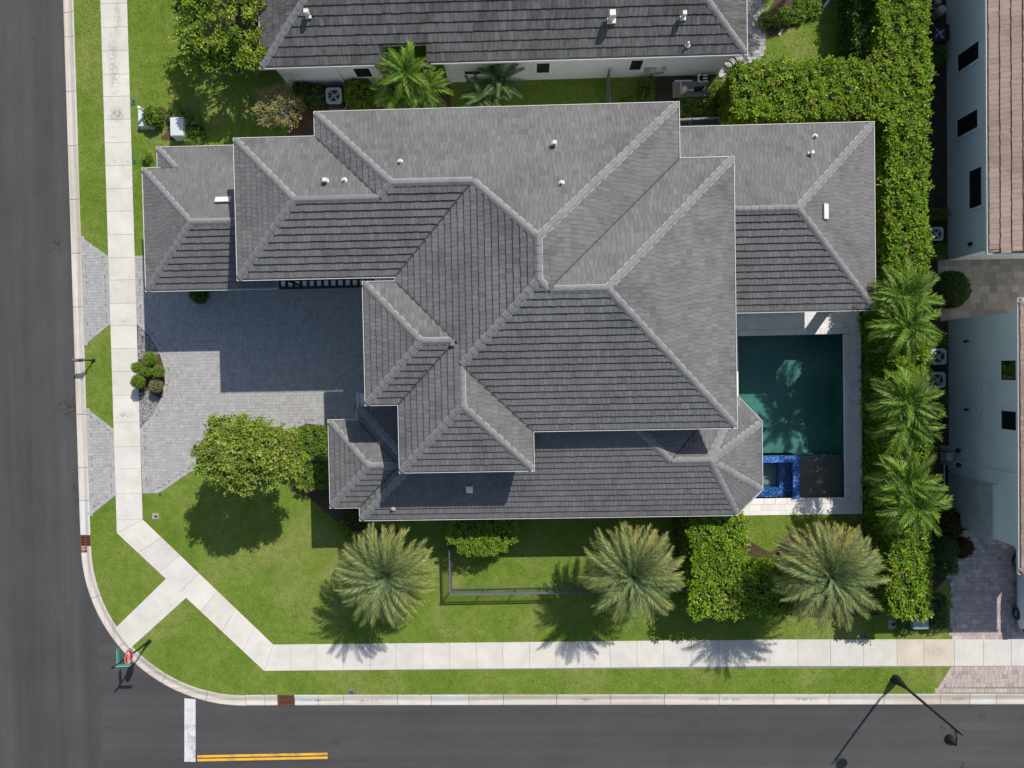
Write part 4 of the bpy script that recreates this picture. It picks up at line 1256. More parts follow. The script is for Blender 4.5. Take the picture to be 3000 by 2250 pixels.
for i in range(4):                                               # brackets under the front eave
    x = 23.35 + i * .75
    m = MB(); m.hexa([(x, -9.5, 5.9), (x + .14, -9.5, 5.9), (x + .14, -9.0, 5.2), (x, -9.0, 5.2), (x, -9.6, 6.35), (x + .14, -9.6, 6.35), (x + .14, -9.0, 6.35), (x, -9.0, 6.35)]); m.build("bracket", 'white_trim', h2)
for (y, z), s in (((-0.78, 3.16), .13), ((-1.45, 3.16), .13), ((-2.84, 3.10), .13)):
    m = MB(); m.box(23.2, y - s, z - .1, 23.296, y + s, z + .1); m.build("wall_vent", 'white_trim', h2)
m = MB(); m.box(23.22, 6.0, 2.0, 23.296, 6.16, 2.3); m.build("wall_lamp", 'dark_metal', h1)
for y in (1.0, -2.6):
    m = MB(); m.tube([(23.28, y, 2.0), (23.1, y, 2.05)], [.03, .03], 6); m.lathe([(.02, .1), (.09, .02), (.09, -.02), (.03, -.2)], (23.06, y, 2.05), 8); m.build("wall_lamp", 'dark_metal', h2)

# ================================================================== VEGETATION
def vmul(c, a): return tuple(x * a for x in c)
def leaf_mesh(name, C, k, L, W, cols, elev=(5, 55), jit=0.05, seed=0):
    """rosettes: k leaves springing from every centre in C; cols per centre"""
    rg_ = np.random.default_rng(seed + 11)
    N = len(C)
    c = np.repeat(np.asarray(C, float), k, 0) + rg_.normal(0, jit, (N * k, 3)) * np.array([1, 1, .5])
    az = rg_.uniform(0, 2 * np.pi, N * k); el = np.radians(rg_.uniform(elev[0], elev[1], N * k))
    ln = L * rg_.uniform(.7, 1.25, N * k); wd = W * rg_.uniform(.75, 1.2, N * k)
    d = np.stack([np.cos(az) * np.cos(el), np.sin(az) * np.cos(el), np.sin(el)], 1)
    w = np.stack([-np.sin(az), np.cos(az), rg_.uniform(-.35, .35, N * k)], 1)
    mid = c + d * (ln * .5)[:, None]
    tip = c + d * ln[:, None] - np.array([0, 0, 1]) * (ln * .22)[:, None]
    V = np.stack([c, mid + w * (wd / 2)[:, None], tip, mid - w * (wd / 2)[:, None]], 1).reshape(-1, 3)
    F = np.arange(N * k * 4).reshape(-1, 4)
    me = bpy.data.meshes.new(name)
    me.from_pydata(V.tolist(), [], F.tolist())
    cc = np.repeat(np.asarray(cols, float), k, 0) * rg_.uniform(.72, 1.28, (N * k, 1))
    set_cols(me, cc)
    return me
PH = RNG.uniform(0, 6.28, 8)
def bumpy(x, y, s=1.0):
    return (np.sin(x * 2.3 * s + PH[0]) * np.cos(y * 1.9 * s + PH[1]) + .7 * np.sin(x * 4.1 * s + y * 1.3 + PH[2]) + .6 * np.cos(y * 4.7 * s - x * 1.1 + PH[3]) + .4 * np.sin(x * 8.3 * s + PH[4]) * np.sin(y * 7.7 * s + PH[5])) / 2.2
def pick(rg_, n, pal):
    i = rg_.integers(0, len(pal), n); a = rg_.uniform(.8, 1.2, (n, 1))
    return np.asarray(pal)[i] * a
BRIGHT = [(.165, .275, .010), (.13, .235, .010), (.21, .31, .016), (.11, .20, .010)]
MID = [(.10, .175, .014), (.08, .15, .014), (.125, .20, .018)]
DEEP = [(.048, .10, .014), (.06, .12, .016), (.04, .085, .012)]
YELL = [(.22, .29, .02), (.17, .245, .02), (.28, .30, .035), (.13, .20, .018)]

def hedge(name, label, boxes, h, pal=BRIGHT, dens=60, L=.15, W=.075, rough=.16, group=None, cat="hedge", seed=1, edge=.12, k=7):
    rg_ = np.random.default_rng(seed)
    xs = [(b[0] + b[2]) / 2 for b in boxes]; ys = [(b[1] + b[3]) / 2 for b in boxes]
    root = empty(name, (xs[0], ys[0], Z_LAWN), label, cat, group)
    core = MB()
    for j, b in enumerate(boxes):
        i_ = min(.22, (b[2] - b[0]) * .25, (b[3] - b[1]) * .25)
        core.box(b[0] + i_, b[1] + i_, Z_LAWN, b[2] - i_, b[3] - i_, h - .24 - .01 * j)
    core.build("hedge_filler", 'shade_core', root)  # solid block against see-through, its colour darkened like the hedge's shaded inside
    C = []
    def inbox(x, y, skip):
        r = np.zeros(x.shape, bool)
        for j, b in enumerate(boxes):
            if j != skip: r |= (x > b[0]) & (x < b[2]) & (y > b[1]) & (y < b[3])
        return r
    for j, b in enumerate(boxes):
        n = int((b[2] - b[0]) * (b[3] - b[1]) * dens)
        x = rg_.uniform(b[0], b[2], n); y = rg_.uniform(b[1], b[3], n)
        d = np.minimum(np.minimum(x - b[0], b[2] - x), np.minimum(y - b[1], b[3] - y))
        d = np.where(inbox(x, y, j), 1.0, d)
        bm_ = bumpy(x, y)
        z = h + rough * (.6 * bm_ + .9 * bumpy(x * 2.1 + 5, y * 2.1 - 3)) - edge * np.exp(-d / .12) - rg_.exponential(.11, n)
        keep = ~(inbox(x, y, j) & (rg_.uniform(0, 1, n) < .5)) & (bm_ > -1.25 + rg_.uniform(0, .6, n))
        C.append(np.stack([x, y, z], 1)[keep])
        per = [(b[0], b[1], b[2], b[1], 0, -1), (b[2], b[1], b[2], b[3], 1, 0), (b[2], b[3], b[0], b[3], 0, 1), (b[0], b[3], b[0], b[1], -1, 0)]
        for xa, ya_, xb2, yb2, nx, ny in per:
            ln = math.hypot(xb2 - xa, yb2 - ya_); n = int(ln * h * dens * .75)
            t = rg_.uniform(0, 1, n); z = rg_.uniform(.12, h, n)
            o = rg_.normal(0, .03 + rough * .3, n) + min(.2, rough * 1.2) * bumpy((xa + (xb2 - xa) * t) * 1.3, z * 1.5 + (ya_ + (yb2 - ya_) * t))
            x = xa + (xb2 - xa) * t + nx * o; y = ya_ + (yb2 - ya_) * t + ny * o
            kp = ~inbox(x, y, j)
            C.append(np.stack([x, y, z], 1)[kp])
    C = np.concatenate(C)
    tone = (1 + .16 * bumpy(C[:, 0] * .5, C[:, 1] * .5)) * rg_.uniform(.7, 1.25, len(C))
    cols = pick(rg_, len(C), pal) * tone[:, None]
    odd = rg_.uniform(0, 1, len(C)); cols[odd < .02] = (.22, .15, .05); cols[odd > .975] = (.30, .32, .05)
    mesh_obj("foliage", leaf_mesh("foliage", C, k, L, W, cols, seed=seed), 'leaf', root)
    return root

def ball_shrub(name, label, c, r, pal=BRIGHT, group=None, cat="shrub", squash=.9, dens=95, L=.085, W=.045, seed=3, stem=0.0, parent=None, partname="foliage", lumpy=.04):
    rg_ = np.random.default_rng(seed)
    x, y, z = c
    root = parent if parent is not None else empty(name, (x, y, Z_LAWN), label, cat, group)
    n = int(4 * math.pi * r * r * dens)
    u = rg_.normal(0, 1, (n, 3)); u /= np.linalg.norm(u, axis=1)[:, None]
    rr = r * (1 + lumpy * bumpy(u[:, 0] * 3, u[:, 1] * 3 + u[:, 2])) - rg_.exponential(.03, n)
    P = u * rr[:, None] * np.array([1, 1, squash]) + np.array([x, y, z])
    P = P[P[:, 2] > Z_LAWN + .02]
    me = leaf_mesh(partname, P, 6, L, W, pick(rg_, len(P), pal), elev=(10, 75), jit=.02, seed=seed)
    o = mesh_obj(partname, me, 'leaf', root)
    m = MB(); n1 = 10
    prof = [(max(.01, (r - .07) * math.sin(math.pi * i / n1)), -(r - .07) * squash * math.cos(math.pi * i / n1)) for i in range(n1 + 1)]
    m.lathe(prof, c, 14)
    m.build("shrub_filler", 'shade_core', o if parent is not None else root)  # solid dark filler inside the leaves, inner shade put into its colour
    return root

def branch_tree(name, label, base, crown_c, rad, n_clump, pal, per=26, L=.16, W=.08, seed=5, group=None, trunk_r=.13, sparse=False, k=7, bark='bark', clump_r=.42):
    """tapered trunk, limbs running out to leaf clumps spread over an uneven crown"""
    rg_ = np.random.default_rng(seed); rnd = random.Random(seed)
    bx_, by_ = base; root = empty(name, (bx_, by_, Z_LAWN), label, "tree", group)
    cx, cy, cz = crown_c; rx, ry, rz = rad
    m = MB()
    fork = Vector((bx_ + (cx - bx_) * .4, by_ + (cy - by_) * .4, max(.8, cz - rz * .9)))
    m.tube([(bx_, by_, 0), (bx_, by_, .3), ((bx_ + fork.x) / 2 + .04, (by_ + fork.y) / 2, fork.z * .6), fork], [trunk_r * 1.5, trunk_r * 1.1, trunk_r, trunk_r * .85], 10)
    m.build("trunk", bark, root, smooth=True)
    clumps = []
    while len(clumps) < n_clump:
        u = rg_.normal(0, 1, 3); u /= np.linalg.norm(u)
        if u[2] < -.35: continue
        s = rg_.uniform(.45, 1.0) ** .5
        wob = 1 + .09 * math.sin(3 * math.atan2(u[1], u[0]) + seed) + .09 * math.sin(5 * math.atan2(u[1], u[0]) + 2 * seed)
        clumps.append((cx + u[0] * rx * s * wob, cy + u[1] * ry * s * wob, cz + u[2] * rz * s))
    limbs = MB()
    for i, c in enumerate(clumps):
        if i % (1 if sparse else 3): continue
        e = Vector(c); mid = fork.lerp(e, .5) + Vector((rnd.uniform(-.15, .15), rnd.uniform(-.15, .15), rnd.uniform(.05, .25)))
        limbs.tube([fork, mid, e], [trunk_r * .5, trunk_r * .28, .012], 5)
        if sparse:
            for _ in range(3):
                e2 = e + Vector((rnd.uniform(-.4, .4), rnd.uniform(-.4, .4), rnd.uniform(-.05, .3)))
                limbs.tube([mid.lerp(e, .4), e2], [.014, .005], 4)
    limbs.build("limbs", bark, root)
    P, cols = [], []
    for c in clumps:
        r = clump_r * rg_.uniform(.7, 1.3)
        u = rg_.normal(0, 1, (per, 3)); u /= np.linalg.norm(u, axis=1)[:, None]
        u *= (rg_.uniform(0, 1, per) ** (1 / 2.2))[:, None] * r
        u[:, 2] *= .7
        P.append(u + np.array(c)); cols.append(pick(rg_, per, pal) * rg_.uniform(.78, 1.22))
    P = np.concatenate(P); cols = np.concatenate(cols)
    mesh_obj("crown", leaf_mesh("crown", P, k, L, W, cols, seed=seed), 'leaf', root)
    return root

# ---- palms: each frond a part with its own pose, meshes shared between alike fronds
def frond_mesh(name, L, bend, nl, ll, lw, vee, droop, base_col, tip_col, seed, start=.12, dry=0.0):
    rnd = random.Random(seed); m = MB()
    S = 14; pts = [Vector((0, 0, 0))]; ang = 0
    for i in range(S):
        ang = -bend * ((i + .5) / S) ** 1.3
        pts.append(pts[-1] + Vector((math.cos(ang), 0, math.sin(ang))) * (L / S))
    def at(s):
        f = min(s * S, S - 1e-6); i = int(f); t = f - i
        return pts[i].lerp(pts[i + 1], t), (pts[i + 1] - pts[i]).normalized()
    m.tube([at(s)[0] for s in (0, .25, .5, .75, 1.0)], [.035, .026, .018, .011, .004], 4, tuple(b * 1.25 + .015 for b in base_col), caps=False)
    for i in range(nl):
        s = start + (1 - start) * (i + rnd.uniform(-.2, .2)) / nl
        s = min(max(s, start), .995)
        p, t = at(s)
        prof = (.6 + .4 * math.sin(math.pi * min(1, s * 1.1) ** .8)) * (1 if s < .85 else (1 - s) / .15 * .4 + .6)
        up = Vector((-t.z, 0, t.x))
        for sd in (-1, 1):
            fw = math.radians(38 + 28 * s + rnd.uniform(-7, 7))
            le = ll * prof * rnd.uniform(.85, 1.12)
            d = (Vector((0, sd, 0)) * math.cos(fw) + t * math.sin(fw) + up * (vee + rnd.uniform(-.22, .22))).normalized()
            mid = p + d * le * .55
            tip = mid + (d * .8 + Vector((0, 0, -droop * rnd.uniform(.6, 1.4)))).normalized() * le * .45
            k = s * .75 + rnd.uniform(-.15, .2)
            k = min(max(k, 0), 1)
            c0 = tuple(a * (1 - k) + b * k for a, b in zip(base_col, tip_col))
            f = rnd.uniform(.55, 1.4)
            c0 = tuple(x * f for x in c0)
            e = t * lw
            m.add([p - e * .5, p + e * .5, mid + e * .55, mid - e * .55, tip], [(0, 1, 2, 3), (3, 2, 4)], c0)
    return m.mesh(name)
def palm(name, label, base, top, sets, seed, group, trunk_r=.16, boot=0.0, lean=0.0):
    """sets: (meshes, count, elevation range, azimuth range, scale) from the heart outwards"""
    rnd = random.Random(seed)
    root = empty(name, (base[0], base[1], Z_LAWN), label, "palm tree", group)
    m = MB(); zt = top[2]
    n = 9; pts, rad = [], []
    for i in range(n + 1):
        t = i / n; pts.append((base[0] + (top[0] - base[0]) * t, base[1] + (top[1] - base[1]) * t, zt * t))
        rad.append(trunk_r * (1.15 - .25 * t) * (1 + (.08 if i % 2 else -.03)) + (boot if t > .75 else 0))
    m.tube(pts, rad, 10); m.build("trunk", 'palm_bark', root, smooth=True)
    for meshes, cnt, (e0, e1), (a0, a1), sc_ in sets:
        for i in range(cnt):
            az = a0 + (a1 - a0) * (i + rnd.uniform(-.32, .32)) / cnt
            o = mesh_obj("frond", rnd.choice(meshes), 'frond', root)
            s = sc_ * rnd.uniform(.93, 1.04)
            el = R(rnd.uniform(e0, e1))
            M = Matrix.Translation(top) @ Matrix.Rotation(R(az), 4, 'Z') @ Matrix.Rotation(-el, 4, 'Y') @ Matrix.Rotation(R(rnd.uniform(-32, 32)), 4, 'X') @ Matrix.Diagonal((s, s, s, 1)) @ Matrix.Translation((.08, 0, 0))
            o.matrix_basis = M
    return root
G1, G2, G3 = (.145, .205, .085), (.255, .285, .08), (.38, .33, .075)
DATE = [frond_mesh("frond", 2.75, 1.0 + .12 * i, 36, .52, .040, .45, .25, G1, G2, 20 + i) for i in range(3)]
DATE_Y = [frond_mesh("frond", 2.75, 1.25 + .12 * i, 34, .50, .040, .38, .35, (.20, .24, .09), G3, 30 + i) for i in range(3)]
DATE_D = [frond_mesh("frond", 2.7, 1.45 + .1 * i, 32, .42, .034, .25, .45, (.36, .28, .08), (.46, .38, .24), 40 + i) for i in range(2)]
DATE_S = [frond_mesh("frond", 1.5, .5, 36, .34, .034, .5, .1, (.18, .245, .13), (.22, .28, .12), 50 + i) for i in range(2)]
XMAS = [frond_mesh("frond", 1.95, 1.2 + .16 * i, 22, .60, .062, .25, .9, tuple(v * (.6 + .25 * i) for v in (.075, .16, .013)), tuple(v * (.6 + .2 * i) for v in (.20, .28, .03)), 60 + i, start=.16) for i in range(4)]
XMAS_S = [frond_mesh("frond", 1.9, 1.0 + .15 * i, 22, .56, .06, .3, .7, (.07, .165, .016), (.18, .28, .026), 70 + i, start=.16) for i in range(2)]
PYG = [frond_mesh("frond", 1.35, 1.1 + .15 * i, 46, .30, .028, .3, .4, (.085, .15, .05), (.12, .185, .06), 80 + i) for i in range(2)]

def date_palm(label, base, top, seed, dry_n=0, yellow=14):
    sets = [(DATE_S, 10, (50, 76), (0, 360), .9), (DATE, 19, (36, 54), (10, 370), .94), (DATE + DATE_Y[:1], 30, (16, 36), (0, 360), 1.0), (DATE_Y + DATE[:1], yellow + 30, (-2, 18), (5, 365), 1.03)]
    if dry_n: sets.append((DATE_D, dry_n, (-6, 8), (25, 165), 1.1)); sets.append((DATE_D, max(2, dry_n // 2), (-12, 4), (170, 380), 1.04))
    return palm("date_palm", label, base, top, sets, seed, "date palms along the south lawn", .2, .08)
Z_D = 3.3
for i, (px, lab, dn) in enumerate((((-7.77, -10.67), "leftmost feathery date palm, on the open lawn left of the fence", 0), ((5.09, -10.74), "middle feathery date palm, standing at the end of the fence", 5), ((14.77, -10.44), "rightmost date palm with yellow and withered outer fronds beside the hedge", 11))):
    px = (px[0] + (.3, 0, -.4)[i], px[1] + .2)
    date_palm(lab, (px[0] - .05, px[1] + .1), (px[0], px[1], (4.1, 4.2, 5.6)[i]), 100 + i, dn, (12, 15, 16)[i])

def clump_palm(label, p, h, seed, group, meshes=XMAS, n=(6, 11, 9), sc_=1.0):
    sets = [(XMAS_S, n[0], (45, 72), (0, 360), .9 * sc_), (meshes, n[1], (15, 42), (20, 380), sc_), (meshes, n[2], (-10, 12), (0, 360), sc_)]
    return palm("feather_palm", label, (p[0] + (.55 if p[0] > 18 else 0), p[1]), (p[0], p[1], h), sets, seed, group, .09)
labs = ["feather palm over the hedge just below the rear roof corner", "feather palm over the hedge beside the top of the pool", "feather palm over the hedge beside the middle of the pool", "feather palm over the hedge level with the lower pool shadow", "feather palm over the hedge level with the blue spa", "lowest feather palm over the hedge, below the spa"]
for i, p in enumerate(((18.63, 3.19), (18.56, 1.77), (18.45, -1.92), (18.64, -3.01), (18.53, -5.99), (18.67, -7.08))):
    clump_palm(labs[i], p, 4.45 + .2 * (i % 3), 200 + i, "feather palms rising from the east hedge")
labs = ["feather palm in the recess of the top neighbour's wall", "bright feather palm below the recess, left of the pair", "bright feather palm below the recess, right of the pair"]
for i, p in enumerate(((-5.88, 15.06), (-6.43, 14.42), (-5.13, 14.54))):
    clump_palm(labs[i], p, (3.9, 2.9, 3.1)[i], 220 + i, "feather palms by the top neighbour's wall", sc_=.82)
labs = ["silvery green palm in the side yard near the feather palms", "dark palm against the top neighbour's wall"]
for i, (p, h) in enumerate((((-2.17, 14.38), 1.9), ((-1.28, 15.25), 2.1))):
    palm("pygmy_palm", labs[i], p, (p[0], p[1], h), [(PYG, 8, (40, 70), (0, 360), .95), (PYG, 11, (10, 38), (10, 370), 1.15), (PYG, 8, (-12, 8), (0, 360), 1.1)], 230 + i, "small palms in the side yard", .07)
# palms just past the top of the frame whose fronds shade the lawn there
clump_palm("feather palm beyond the top edge shading the neighbour's lawn", (15.2, 22.6), 4.6, 241, "feather palms past the top edge", sc_=1.1)

# ---- hedges
hedge("hedge", "tall clipped hedge running down the right side of the lot", [(18.66, -13.2, 20.5, 12.4)], 3.15, BRIGHT, 66, .17, .085, .2, seed=2)
hedge("hedge", "tall hedge along the top right corner of the lot", [(18.3, 12.4, 20.65, 26.0), (10.9, 12.75, 18.3, 15.35)], 3.15, BRIGHT + YELL[:1], 62, .17, .085, .2, seed=4)
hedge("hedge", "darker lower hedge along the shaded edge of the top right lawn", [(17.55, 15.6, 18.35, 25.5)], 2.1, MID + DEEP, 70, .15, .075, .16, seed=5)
hedge("hedge", "bright green hedge between the middle and right date palms", [(8.45, -13.05, 11.05, -7.95), (11.05, -12.95, 13.9, -10.9)], 3.1, BRIGHT, 66, .16, .08, .16, seed=6)
hedge("hedge", "dark leafy hedge behind the rightmost date palm", [(13.6, -12.9, 18.3, -11.3)], 1.3, MID, 55, .14, .07, .14, seed=7)
# rounded clipped hedge beside the south wall
hx0, hx1 = (-4.39, -8.82)[0], (-0.82, -8.87)[0]
hy0, hy1 = (-2.95, -9.81)[1], -7.9
bxs = [(hx0, (-2.93, -9.25)[1], hx1, hy1), (hx0 + .5, hy0 + .1, hx1 - .55, hy1 - .8), (hx0 + .95, hy0 - .05, hx1 - 1.0, hy1 - .8)]
hedge("hedge", "clipped half-round hedge at the fence end below the house", bxs, 2.25, BRIGHT, 95, .09, .05, .04, seed=8, edge=.05)
hedge("hedge", "low clipped hedge behind the flowering tree beside the house", [((-12.85, -3.19)[0], (-12.61, -6.41)[1], (-11.31, -3.22)[0], (-12.53, -3.10)[1])], 1.0, MID + BRIGHT[:1], 85, .10, .055, .06, seed=9)
hedge("hedge", "low hedge patch around the pale utility cabinet", [(-18.80, 12.87) + (-18.04, 14.45), (-19.74, 14.37) + (-18.75, 14.79)], .65, MID, 70, .12, .06, .08, seed=10)
hedge("hedge", "narrow hedge strip left of the pool pump", [(6.51, 14.47) + (7.10, 15.68)], .8, MID, 80, .10, .06, .06, seed=12)
hedge("hedge", "low hedge below the pool pump", [(8.58, 13.70) + (10.37, 14.43)], .85, MID, 80, .11, .06, .08, seed=13)
hedge("hedge", "narrow hedge strip right of the pool pump", [(10.25, 14.37) + (10.76, 15.48)], .8, MID, 75, .11, .06, .08, seed=14)
hedge("hedge", "low curved shrub border by the top right lawn", [(13.08, 18.55) + (14.53, 19.07), (14.21, 18.76) + (15.47, 19.35), (15.09, 19.11) + (16.29, 20.01)], .55, BRIGHT + MID, 70, .11, .06, .08, seed=15)
for i, (a, b, lab) in enumerate((((21.90, 7.72), (22.90, 8.22), "small clipped hedge above the single air conditioner on the right"), ((21.89, 5.63), (22.79, 6.20), "small clipped hedge below the single air conditioner on the right"), ((21.61, 0.84), (22.79, 1.35), "small clipped hedge above the two air conditioners"), ((22.09, -2.34), (22.84, -1.92), "small clipped hedge below the two air conditioners"), ((21.90, 16.18), (22.85, 16.99), "small clipped hedge below the dark air conditioner"))):
    hedge("hedge", lab, [(a[0], a[1], b[0], b[1])], .9, MID, 95, .085, .045, .03, seed=40 + i, group="clipped hedges by the right wall", edge=.04)
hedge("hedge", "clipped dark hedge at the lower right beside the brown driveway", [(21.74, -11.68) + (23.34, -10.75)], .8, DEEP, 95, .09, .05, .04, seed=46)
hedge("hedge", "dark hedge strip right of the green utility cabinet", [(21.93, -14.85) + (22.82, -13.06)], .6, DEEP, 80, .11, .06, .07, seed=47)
hedge("hedge", "small hedge left of the green utility cabinet", [(20.47, -14.99) + (21.08, -14.26)], .65, MID, 80, .10, .055, .06, seed=48)
# ---- single shrubs
def shrub_at(lab, q, r, z, pal, seed, **kw): return ball_shrub("shrub", lab, (q[0], q[1], z), r, pal, seed=seed, **kw)
shrub_at("large round dark topiary ball in the courtyard mouth", (22.84, 3.84), 1.0, 1.0, DEEP, 61, dens=80, L=.09)
shrub_at("round shrub half covering the pale utility pedestal", (-20.57, 14.43), .52, .5, MID + BRIGHT, 62, dens=80, L=.13, W=.07, lumpy=.15)
shrub_at("yellow-green shrub at the house corner left of the first palm", (-10.21, -8.75), .55, .45, YELL, 63, dens=70, L=.13, W=.06, lumpy=.18)
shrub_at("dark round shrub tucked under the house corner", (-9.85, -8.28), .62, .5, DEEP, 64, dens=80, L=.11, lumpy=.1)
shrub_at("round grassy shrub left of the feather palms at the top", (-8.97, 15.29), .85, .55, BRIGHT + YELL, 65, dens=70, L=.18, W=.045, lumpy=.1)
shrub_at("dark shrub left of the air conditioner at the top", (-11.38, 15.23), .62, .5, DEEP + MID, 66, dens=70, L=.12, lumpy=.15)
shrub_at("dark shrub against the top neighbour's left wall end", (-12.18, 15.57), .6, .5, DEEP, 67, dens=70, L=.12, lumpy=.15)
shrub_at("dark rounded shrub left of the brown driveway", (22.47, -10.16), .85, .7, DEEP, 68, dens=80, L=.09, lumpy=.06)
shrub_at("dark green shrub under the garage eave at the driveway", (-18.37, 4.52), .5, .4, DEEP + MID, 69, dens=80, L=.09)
RED = [(.09, .02, .012), (.12, .05, .015), (.05, .05, .015), (.16, .03, .02)]
shrub_at("dark red and green croton against the right wall, upper one", (22.97, -8.85), .75, .7, RED + DEEP, 70, dens=60, L=.17, W=.05, lumpy=.18)
shrub_at("dark red croton at the driveway edge, lower one", (23.65, -10.23), .55, .6, RED, 71, dens=60, L=.17, W=.05, lumpy=.18)
for i, (q, lab) in enumerate((((5.64, 14.68), "small grassy tuft at the eave left of the hedge strip"), ((6.22, 14.73), "small grassy tuft at the eave next to the hedge strip"), ((-21.11, 12.25), "small grassy tuft by the garage wall"))):
    shrub_at(lab, q, .25, .25, BRIGHT, 75 + i, dens=80, L=.2, W=.03)

# ---- topiary with six balls on one branching stem
topi = empty("topiary", (*(-21.48, -0.23), Z_LAWN), "pom-pom topiary with five green balls and one withered ball", "topiary")
balls = [((439.8, 1050.7), .365, 0), ((401, 1077), .30, 0), ((430.5, 1087.6), .285, 0), ((465, 1087.6), .32, 0), ((404.4, 1118.4), .365, 0), ((458, 1130.7), .37, 1)]
spots = [(-20.96, 0.95), (-21.69, 0.47), (-21.21, 0.26), (-20.52, 0.25), (-21.65, -0.32), (-20.76, -0.57)]
tb = (-21.57, -0.08)
m = MB()
for (q, (_, r, d)) in zip(spots, balls):
    z = (.95, 1.0, .85, .9, 1.0, .75)[spots.index(q)]
    m.tube([(tb[0], tb[1], .05), ((tb[0] * 2 + q[0]) / 3, (tb[1] * 2 + q[1]) / 3, z * .4), (q[0], q[1], z)], [.05, .035, .025], 6)
m.build("stem", 'bark', topi)
DRY = [(.24, .20, .11), (.19, .16, .08), (.15, .17, .05), (.30, .25, .15)]
for i, (q, (_, r, d)) in enumerate(zip(spots, balls)):
    z = (.95, 1.0, .85, .9, 1.0, .75)[i]
    ball_shrub("ball", None, (q[0], q[1], z), r, DRY if d else BRIGHT, parent=topi, partname="ball", seed=80 + i, dens=300, L=.045, W=.03, squash=.92, lumpy=.01)
bo = [o for o in topi.children if o.name.startswith("ball")]
if bo: bo[-1]["label"] = "withered brown ball of the topiary"

# ---- broadleaf trees
FLOW = [(.17, .255, .02), (.21, .285, .025), (.135, .21, .02), (.30, .31, .08), (.11, .175, .015)]
q = (-13.79, -3.98)
branch_tree("flowering_tree", "round light green tree with pale blossoms by the driveway", (q[0] + .2, q[1] - .1), (q[0], q[1], 5.3), (2.65, 1.75, 1.4), 190, FLOW, 26, .14, .075, 21, clump_r=.4)
q = (-15.41, 17.73)
branch_tree("lawn_tree", "dark green tree with yellow-green tips on the top left lawn", (q[0] + .6, q[1] - .9), (q[0] + .35, q[1] + .9, 3.2), (2.9, 3.3, 1.6), 160, YELL + YELL + BRIGHT + MID, 22, .17, .085, 22, clump_r=.45)
q = (-13.18, 14.43)
branch_tree("sparse_tree", "small bare-looking tree with sparse orange-brown leaves by the house corner", q, (q[0], q[1], 1.6), (1.35, 1.15, .8), 60, [(.27, .25, .07), (.22, .24, .06), (.32, .24, .09)], 13, .10, .055, 23, trunk_r=.05, sparse=True, k=3, bark='copper_pad', clump_r=.3)
# lawn_tree has a second neighbour crown outside the frame at the top left
branch_tree("lawn_tree", "dark tree beyond the top edge shading the left end of the neighbour's roof", (-11.0, 27.0), (-11.0, 27.0, 6.6), (2.6, 2.4, 1.8), 70, MID + DEEP, 20, .18, .09, 24, clump_r=.5)

# ---- pebbles in the drive bed
def pebbles(name, poly, n, seed, excl=()):
    rg_ = np.random.default_rng(seed); m = MB()
    X = [p[0] for p in poly]; Y = [p[1] for p in poly]; k = 0
    pal = [(1.1, 1.1, 1.08), (.75, .78, .82), (.95, .88, .78), (.55, .56, .58), (1.35, 1.35, 1.3), (.8, .86, .95)]
    while k < n:
        x, y = rg_.uniform(min(X), max(X)), rg_.uniform(min(Y), max(Y))
        if not inside(poly, x, y): continue
        k += 1
        a, b, c = rg_.uniform(.03, .065), rg_.uniform(.025, .045), rg_.uniform(.02, .035); t = rg_.uniform(0, 3.1)
        ca, sa = math.cos(t), math.sin(t); z = ZB + .01
        ring = [(x + a * math.cos(w) * ca - b * math.sin(w) * sa, y + a * math.cos(w) * sa + b * math.sin(w) * ca, z) for w in (0, 1.05, 2.1, 3.14, 4.19, 5.24)]
        hi = [(x + (p[0] - x) * .6, y + (p[1] - y) * .6, z + c) for p in ring]
        f = rg_.uniform(.8, 1.2)
        m.add(ring + hi, [(0, 1, 7, 6), (1, 2, 8, 7), (2, 3, 9, 8), (3, 4, 10, 9), (4, 5, 11, 10), (5, 0, 6, 11), (6, 7, 8, 9, 10, 11)], tuple(v * f for v in pal[rg_.integers(0, 6)]))
    o = m.build(name, 'pebble'); o["kind"] = "stuff"; return tag(o, "loose grey river pebbles in the planting bed by the sidewalk", "pebbles")
ybm = [p[1] for p in BED]
lowbed = [(XR + .02, (-22.07, -1.00)[1]), (XR + .02, min(ybm)), ] + [(-22.04, -2.92), (-21.27, -2.08), (-20.94, -1.29), (-21.56, -0.88)]
pebbles("pebbles", lowbed, 900, 31)
upbed = [(XR + .02, (-22.11, 0.97)[1]), (-21.64, 0.96), (-20.87, 1.24), (-21.40, 2.27), (-22.02, 2.88)]
o = pebbles("pebbles", upbed, 700, 32); o["label"] = "loose grey river pebbles at the upper end of the planting bed"

